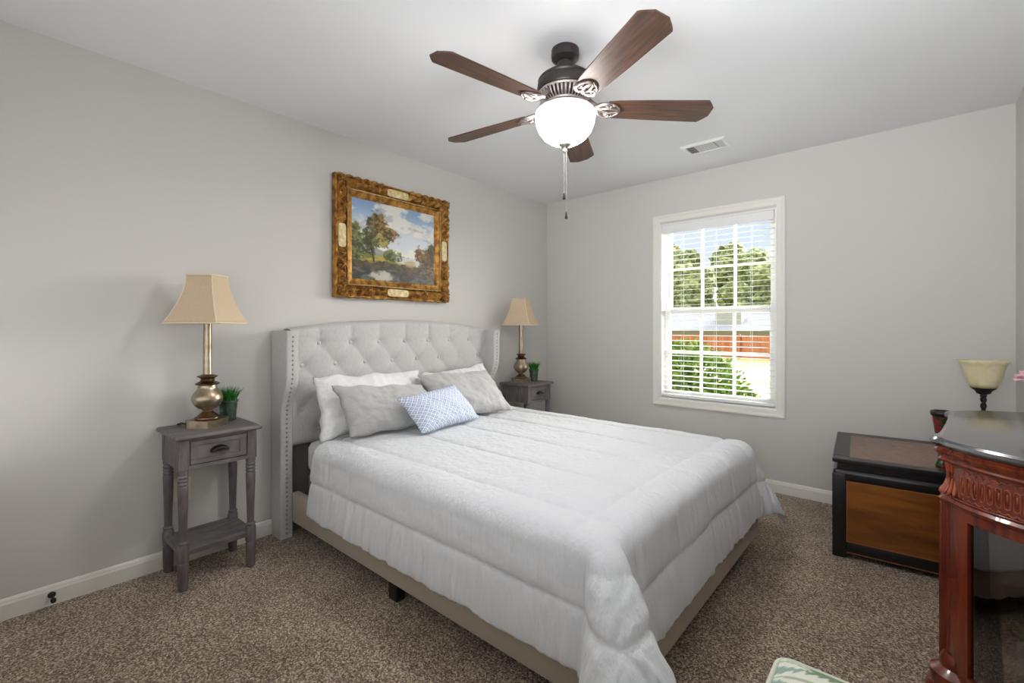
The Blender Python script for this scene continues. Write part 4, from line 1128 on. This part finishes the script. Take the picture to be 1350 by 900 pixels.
# amber torchiere lamp on the chest
to = tag(empty('torchiere_lamp', (3.080, -0.400, 0.511)), 'small uplight lamp with amber glass bowl and black iron stem behind the cabinet', 'lamp')
bm = B(); lathe(bm, [(0.0005, 0.0), (0.080, 0.0), (0.082, 0.008), (0.070, 0.014), (0.030, 0.022), (0.014, 0.034), (0.010, 0.05)], 28); obj('base', bm, M['iron'], to, smooth=True, angle=50)
bm = B()
tube(bm, [(0, 0, 0.04), (0, 0, 0.27)], 0.009, 10)
for s_ in (0, 1):
    tube(bm, [(0.014 * sin(pi * k / 12) * cos(k * 0.25 + s_ * pi), 0.014 * sin(pi * k / 12) * sin(k * 0.25 + s_ * pi), 0.262 + 0.065 * k / 12) for k in range(13)], 0.0065, 8)
lathe(bm, [(0.009, 0.322), (0.013, 0.326), (0.013, 0.334), (0.009, 0.338), (0.010, 0.352)], 16)
obj('stem', bm, M['iron'], to, smooth=True)
bm = B(); lathe(bm, [(0.010, 0.335), (0.026, 0.342), (0.030, 0.352), (0.036, 0.360), (0.048, 0.368), (0.050, 0.374), (0.044, 0.376), (0.0005, 0.370)], 28); obj('bowl_cup', bm, M['iron'], to, smooth=True, angle=50)
bm = B(); lathe(bm, [(0.046, 0.374), (0.056, 0.392), (0.064, 0.415), (0.070, 0.445), (0.076, 0.475), (0.086, 0.498), (0.100, 0.513)], 36, close=False); obj('glass_bowl', bm, M['amber'], to, smooth=True, solid=0.004)

# ================================================================= curio cabinet
KY = -1.495
cab = tag(empty('curio_cabinet', (3.194, -1.514, 0), radians(-5.5)), 'mahogany curio cabinet with curved glass ends and black stone top by the right wall', 'cabinet')
KX = 3.24
# plan of one end, measured from the cabinet centre: (distance out from the wall, distance along the wall)
END = [(0.281, 0.318), (0.268, 0.338), (0.250, 0.362), (0.228, 0.386), (0.203, 0.408), (0.172, 0.430), (0.138, 0.450), (0.100, 0.470), (0.058, 0.488), (0.008, 0.503)]
FRONT = [(0.281, 0.318), (0.294, 0.312), (0.299, 0.298), (0.297, 0.275), (0.286, 0.252), (0.281, 0.15), (0.280, 0.0)]
def outline(off, front=True):
    """closed polygon in local coords (x towards the room is negative)"""
    half = list(reversed(FRONT))[:-1] + END           # from middle to the wall
    # offset outward roughly along the normal
    pts = []
    for i, (ox, oy) in enumerate(half):
        p = Vector(half[max(i - 1, 0)]); q = Vector(half[min(i + 1, len(half) - 1)])
        if i == 0: n_ = Vector((1, 0))
        else:
            t = (q - p).normalized(); n_ = Vector((t.y, -t.x))
            if n_.x < 0 and n_.y < 0: n_ = -n_
        pts.append((ox + n_.x * off, oy + n_.y * off) if i < len(half) - 1 else (0.006, oy + off))
    poly = [(-a, -b_) for a, b_ in reversed(pts)] + [(-a, b_) for a, b_ in pts[1:]]
    return poly
def kc(name, bm, m, parent=None, **kw): return obj(name, bm, m, parent or cab, **kw)
def moulded(bm, prof):
    rings = []
    for (o, z) in prof: rings.append([bm.verts.new((x, y, z)) for x, y in outline(o)])
    n = len(rings[0])
    for i in range(len(rings) - 1):
        for k in range(n): bm.faces.new((rings[i][k], rings[i][(k + 1) % n], rings[i + 1][(k + 1) % n], rings[i + 1][k]))
    bm.faces.new(rings[0]); bm.faces.new(rings[-1])
bm = B(); moulded(bm, [(0.010, 0.822), (0.016, 0.824), (0.022, 0.832), (0.022, 0.842), (0.017, 0.849), (0.012, 0.8505)]); kc('stone_top', bm, M['granite'], smooth=True, angle=30)
bm = B(); moulded(bm, [(-0.010, 0.770), (0.000, 0.774), (0.003, 0.780), (-0.002, 0.786), (0.004, 0.794), (0.012, 0.802), (0.013, 0.810), (0.008, 0.814), (0.010, 0.821)]); kc('cornice', bm, M['maho'], smooth=True, angle=40)
bm = B(); moulded(bm, [(-0.016, 0.664), (-0.016, 0.772)]); frz = kc('frieze', bm, M['maho'])
bm = B(); moulded(bm, [(-0.020, 0.640), (-0.006, 0.642), (0.000, 0.648), (0.002, 0.656), (-0.004, 0.664), (-0.016, 0.666)]); kc('lower_moulding', bm, M['maho'], smooth=True, angle=40)
bm = B(); moulded(bm, [(0.012, 0.0), (0.014, 0.010), (0.014, 0.075), (0.008, 0.086), (0.000, 0.092), (-0.006, 0.100), (-0.006, 0.112)]); kc('plinth', bm, M['maho'], smooth=True, angle=40)
# carved loops on the frieze
def along(poly):
    d = [0.0]
    for i in range(1, len(poly)): d.append(d[-1] + hypot(poly[i][0] - poly[i - 1][0], poly[i][1] - poly[i - 1][1]))
    return d
def at_len(poly, d, s_):
    for i in range(1, len(poly)):
        if s_ <= d[i] or i == len(poly) - 1:
            f = (s_ - d[i - 1]) / (d[i] - d[i - 1]); p, q = Vector(poly[i - 1]), Vector(poly[i])
            t = (q - p).normalized(); return p + (q - p) * f, t
for side in (-1, 1):
    pl = [(-a, side * b_) for a, b_ in END]; d = along(pl); Ltot = d[-1]
    bm = B(); s_ = 0.045; 
    while s_ < Ltot - 0.03:
        p, t = at_len(pl, d, s_); n_ = Vector((-t.y, t.x)) * (-side)
        if n_.dot(p - Vector((0, 0))) < 0: n_ = -n_
        p = p - n_ * 0.0155
        P = []
        for k in range(20):
            a_ = 2 * pi * k / 20; u = 0.0072 * cos(a_); w_ = 0.0072 * sin(a_) + (0.020 if sin(a_) > 0.001 else -0.020 if sin(a_) < -0.001 else 0.0)
            P.append((p.x + t.x * u, p.y + t.y * u, 0.715 + w_))
        tube(bm, P, 0.0022, 6, True)
        tube(bm, [(p.x, p.y, 0.700), (p.x, p.y, 0.730)], 0.0022, 6)
        p2, t2 = at_len(pl, d, min(Ltot, s_ + 0.0105)); p2 = p2 - n_ * 0.0155
        for zz in (0.752, 0.679):
            P = [(p2.x + t2.x * 0.009 * cos(a_), p2.y + t2.y * 0.009 * cos(a_), zz + (0.009 if zz > 0.7 else -0.007) * sin(a_)) for a_ in [pi * k / 8 for k in range(9)]]
            tube(bm, P, 0.0018, 5)
        s_ += 0.021
    c_ = kc('carved_frieze', bm, M['maho2'], frz, smooth=True); c_['label'] = 'carved row of upright loops'
    bm = B()
    for zz in (0.668, 0.768):
        tube(bm, [(x - 0.0, y, zz) for x, y in [(-a + 0.012 * 0.6, side * (b_ - 0.012 * 0.7)) for a, b_ in END]], 0.003, 6)
    kc('bead_moulding', bm, M['maho'], frz, smooth=True)
# corner columns
COLP = (0.256, 0.290)
prof = [(0.0005, 0.0), (0.074, 0.0), (0.078, 0.012), (0.078, 0.055), (0.074, 0.068), (0.064, 0.076), (0.066, 0.088), (0.067, 0.102), (0.066, 0.116), (0.052, 0.126), (0.043, 0.134), (0.045, 0.146), (0.040, 0.162), (0.033, 0.176)]
prof2 = [(0.0265, 0.174 + 0.476 * k / 12) for k in range(13)] + [(0.034, 0.655), (0.0355, 0.662), (0.033, 0.668), (0.030, 0.672)]
for side in (-1, 1):
    c = (-COLP[0], side * COLP[1], 0)
    bm = B(); lathe(bm, prof, 32, c=c); fo = kc('column_foot', bm, M['maho'], smooth=True, angle=40)
    bm = B(); lathe(bm, prof2, 96, c=c, flute=16, fd=0.0065, fr=(0.19, 0.64)); cl_ = kc('fluted_column', bm, M['maho'], smooth=True, angle=60)
    # acanthus bracket above the column
    bm = B()
    for k in range(-3, 4):
        a_ = pi + k * 0.33 - side * 1.05
        dx, dy = cos(a_), sin(a_)
        P = [(c[0] + dx * r, c[1] + dy * r, z) for r, z in ((0.030, 0.796), (0.027, 0.775), (0.0235, 0.745), (0.023, 0.718), (0.029, 0.695), (0.038, 0.682), (0.043, 0.673))]
        tube(bm, P, [0.006, 0.006, 0.005, 0.005, 0.006, 0.006, 0.003], 8)
    lathe(bm, [(0.030, 0.670), (0.026, 0.68), (0.022, 0.74), (0.026, 0.79), (0.034, 0.795), (0.036, 0.802), (0.032, 0.806)], 24, c=c)
    kc('acanthus_capital', bm, M['maho2'], cl_, smooth=True)
    # side pilaster on the front edge
    bm = B(); px, py = -0.288, side * 0.255
    box(bm, px - 0.010, px + 0.012, py - 0.014, py + 0.014, 0.10, 0.66, 0.002)
    for k in (-1, 0, 1): tube(bm, [(px - 0.011, py + k * 0.008, 0.14), (px - 0.011, py + k * 0.008, 0.63)], 0.0028, 6)
    kc('front_pilaster', bm, M['maho'], smooth=True, angle=40)
# curved glass ends with a wooden frame
def strip(bm, pts, z0, z1, inner, outer):
    pts = [Vector(p) for p in pts]; rows = []
    for i, p in enumerate(pts):
        t = (pts[min(i + 1, len(pts) - 1)] - pts[max(i - 1, 0)]).normalized(); n_ = Vector((-t.y, t.x))
        if n_.dot(p) < 0: n_ = -n_
        a_, b_ = p - n_ * inner, p + n_ * outer
        rows.append([bm.verts.new((q.x, q.y, z)) for q, z in ((a_, z0), (b_, z0), (b_, z1), (a_, z1))])
    for i in range(len(rows) - 1):
        for k in range(4): bm.faces.new((rows[i][k], rows[i][(k + 1) % 4], rows[i + 1][(k + 1) % 4], rows[i + 1][k]))
    bm.faces.new(rows[0]); bm.faces.new(rows[-1])
def resample(pl, n):
    d = along(pl); return [at_len(pl, d, d[-1] * i / n)[0] for i in range(n + 1)]
for side in (-1, 1):
    pl = resample([(-a, side * b_) for a, b_ in END], 40)
    bm = B()
    strip(bm, pl[0:9], 0.105, 0.645, 0.030, -0.010); strip(bm, pl[37:41], 0.105, 0.645, 0.030, -0.010)
    strip(bm, pl[8:38], 0.612, 0.645, 0.030, -0.010); strip(bm, pl[8:38], 0.105, 0.150, 0.030, -0.010)
    dn = kc('end_door', bm, M['maho'], smooth=True, angle=40)
    bm = B(); strip(bm, pl[8:38], 0.148, 0.614, 0.022, -0.019); kc('curved_glass', bm, M['cabglass'], dn, smooth=True, angle=40)
# front: two wooden framed glass doors between the columns
for side in (-1, 1):
    bm = B(); y0, y1 = (0.003, 0.224) if side > 0 else (-0.224, -0.003)
    box(bm, -0.283, -0.263, y0, y0 + 0.035, 0.105, 0.645, 0.002); box(bm, -0.283, -0.263, y1 - 0.035, y1, 0.105, 0.645, 0.002)
    box(bm, -0.283, -0.263, y0 + 0.035, y1 - 0.035, 0.605, 0.645, 0.002); box(bm, -0.283, -0.263, y0 + 0.035, y1 - 0.035, 0.105, 0.150, 0.002)
    dn = kc('front_door', bm, M['maho'])
    bm = B(); box(bm, -0.275, -0.271, y0 + 0.033, y1 - 0.033, 0.148, 0.607); kc('door_glass', bm, M['cabglass'], dn)
    bm = B(); lathe(bm, [(0.004, 0.0), (0.004, 0.008), (0.008, 0.014), (0.0005, 0.020)], 12, M=Matrix.Translation((-0.283, side * 0.022, 0.40)) @ Matrix.Rotation(radians(-90), 4, 'Y')); kc('knob', bm, M['nickel'], dn, smooth=True)
bm = B(); box(bm, -0.022, -0.006, -0.485, 0.485, 0.11, 0.645); kc('back_panel', bm, M['maho'])
bm = B(); moulded(bm, [(-0.040, 0.112), (-0.040, 0.122)]); kc('cabinet_floor', bm, M['maho'])
bm = B(); moulded(bm, [(-0.055, 0.378), (-0.055, 0.384)])
M['shelfglass'] = clear_glass('shelf_glass', (0.78, 0.84, 0.82), refl=0.10)
kc('glass_shelf', bm, M['shelfglass'])
# vase of leaves inside the cabinet
iv = tag(empty('leaf_vase', (3.060, -1.830, 0.122)), 'blue grey ceramic vase with green leaves inside the glass cabinet', 'vase')
bm = B(); lathe(bm, [(0.0005, 0.0), (0.028, 0.0), (0.034, 0.02), (0.044, 0.07), (0.046, 0.11), (0.036, 0.155), (0.026, 0.175), (0.030, 0.185), (0.026, 0.185), (0.022, 0.17), (0.0005, 0.10)], 28, close=False); obj('vase_body', bm, M['ceramic'], iv, smooth=True)
bm = B(); rnd = random.Random(9)
for k in range(34):
    a_ = rnd.uniform(0, 2 * pi); d = Vector((cos(a_), sin(a_), rnd.uniform(0.4, 1.4)))
    leaf(bm, Vector((0.012 * cos(a_), 0.012 * sin(a_), 0.178)) + d.normalized() * rnd.uniform(0, 0.02), d, rnd.uniform(0.028, 0.045), 0.018)
obj('leaves', bm, M['leaf'], iv)

# pink flowers standing on the cabinet top, right at the picture's edge
fv = tag(empty('flower_vase', (3.118, -1.515, 0.8505)), 'pink flower in a small vase on the cabinet top at the right edge', 'flowers')
bm = B(); lathe(bm, [(0.0005, 0.0), (0.020, 0.0), (0.023, 0.01), (0.024, 0.04), (0.016, 0.07), (0.012, 0.085), (0.015, 0.092), (0.011, 0.092), (0.009, 0.08), (0.0005, 0.05)], 22, close=False); obj('vase_body', bm, M['ceramic'], fv, smooth=True)
bm = B(); tube(bm, [(0, 0, 0.03), (0.002, 0.0, 0.10), (-0.004, 0.004, 0.165)], 0.0022, 6); obj('flower_stem', bm, M['leaf'], fv, smooth=True)
bm = B(); rnd = random.Random(4)
for ring, (n, R, tilt, L) in enumerate(((4, 0.006, 0.25, 0.038), (6, 0.012, 0.55, 0.044), (8, 0.016, 0.95, 0.048), (9, 0.016, 1.25, 0.050))):
    for k in range(n):
        a_ = 2 * pi * k / n + ring * 0.5
        Mx = Matrix.Translation((-0.004, 0.004, 0.172)) @ Matrix.Rotation(a_, 4, 'Z')
        def pet(u, v, R=R, tilt=tilt, L=L, Mx=Mx):
            w_ = 0.026 * sin(pi * min(1, 0.12 + 0.80 * v)) ** 0.7; y = (2 * u - 1) * w_
            r = L * v; curl = 0.35 * v * v
            return Mx @ Vector((R * 0.4 + r * sin(tilt + curl) + 0.5 * y * y / 0.03, y, r * cos(tilt + curl) - 0.004 + 0.002 * sin(6 * u + k)))
        grid(bm, pet, 6, 6)
fl = obj('bloom', bm, M['pink'], fv, smooth=True); fl['label'] = 'pale pink bloom'

# ================================================================= footstool
st = tag(empty('footstool', (2.815, -2.795, 0)), 'upholstered stool in green and cream leaf print at the bottom edge', 'stool')
SX, SY = 0.245, 0.240
def leafprint(x, y):
    """cream ground, sage green leaf sprays; x, y in metres"""
    g = (126, 152, 118); cr = (232, 232, 220); pale = (156, 178, 164)
    c = pale if noise.noise(Vector((x * 7, y * 7, 3.0))) > 0.12 else g
    for (ox, oy, rot, L, W) in ((-0.13, 0.155, 0.15, 0.24, 0.055), (-0.20, 0.04, 0.7, 0.22, 0.05), (-0.02, 0.08, -0.5, 0.2, 0.05), (0.10, 0.17, -0.25, 0.22, 0.05), (0.05, -0.06, 0.5, 0.24, 0.055), (-0.16, -0.12, -0.2, 0.24, 0.05), (0.14, -0.15, 0.9, 0.2, 0.05), (-0.22, 0.21, -0.35, 0.10, 0.03), (0.20, 0.05, 0.3, 0.16, 0.045)):
        dx, dy = x - ox, y - oy; u = dx * cos(rot) + dy * sin(rot); v = -dx * sin(rot) + dy * cos(rot) - 1.2 * u * u
        f = u / L + 0.5
        if 0 < f < 1:
            w = 0.74 * W * sin(pi * f) ** 0.7 * (0.62 + 0.38 * abs(sin((u - abs(v) * 0.9) * 2 * pi / 0.036)))
            if abs(v) < w:
                c = cr
                if abs(v) < 0.003: c = (178, 192, 160)
    return c
bm = B(); clr = bm.loops.layers.float_color.new('print')
NP = 110
def spow(v, e_): return math.copysign(abs(v) ** e_, v)
ZC = 0.452
def seat(i, j):
    u, v = 2 * i - 1, 2 * j - 1
    # square to rounded square
    x, y = u * SX, v * SY
    rr_ = 0.030
    ex, ey = max(0, abs(x) - (SX - rr_)), max(0, abs(y) - (SY - rr_))
    d = hypot(ex, ey)
    if d > rr_:
        k = rr_ / d; x = math.copysign(SX - rr_ + ex * k, x) if ex > 0 else x; y = math.copysign(SY - rr_ + ey * k, y) if ey > 0 else y
    e_ = min(SX - abs(x), SY - abs(y)) / 0.05
    return (x, y, ZC - 0.028 + 0.034 * (1 - exp(-max(0, e_) * 1.6)))
V = grid(bm, seat, NP, NP)
bm.verts.index_update(); cache = {}
for r in V:
    for v in r: cache[v.index] = (*lin(leafprint(v.co.x, v.co.y)), 1.0)
for f in bm.faces:
    for lp in f.loops: lp[clr] = cache[lp.vert.index]
M['print'] = mat('leaf_print_cotton', (0.5, 0.5, 0.5), 0.9, vcol='print', bump=0.15, bscale=300, spec=0.1, bdist=0.002)
cu = obj('cushion', bm, M['print'], st, smooth=True)
bm = B(); P = rrect(-SX, SX, -SY, SY, 0.03, 6); prism(bm, P, ZC - 0.120, ZC - 0.028); sb = obj('seat_box', bm, mat('sage_cotton', lin((176, 192, 170)), 0.9, bump=0.2, bscale=200, bdist=0.002), st)
bm = B(); tube(bm, [(x, y, ZC - 0.026) for x, y in rrect(-SX - 0.001, SX + 0.001, -SY - 0.001, SY + 0.001, 0.031, 6)], 0.0055, 8, True); obj('piping', bm, mat('cream_piping', lin((222, 224, 208)), 0.9), cu, smooth=True)
for sx in (-1, 1):
    for sy in (-1, 1):
        bm = B(); lathe(bm, [(0.012, 0.0), (0.015, 0.01), (0.017, 0.15), (0.022, 0.30), (0.024, ZC - 0.12)], 16, c=(sx * (SX - 0.04), sy * (SY - 0.04), 0)); obj('leg', bm, M['maho'], st, smooth=True, angle=40)
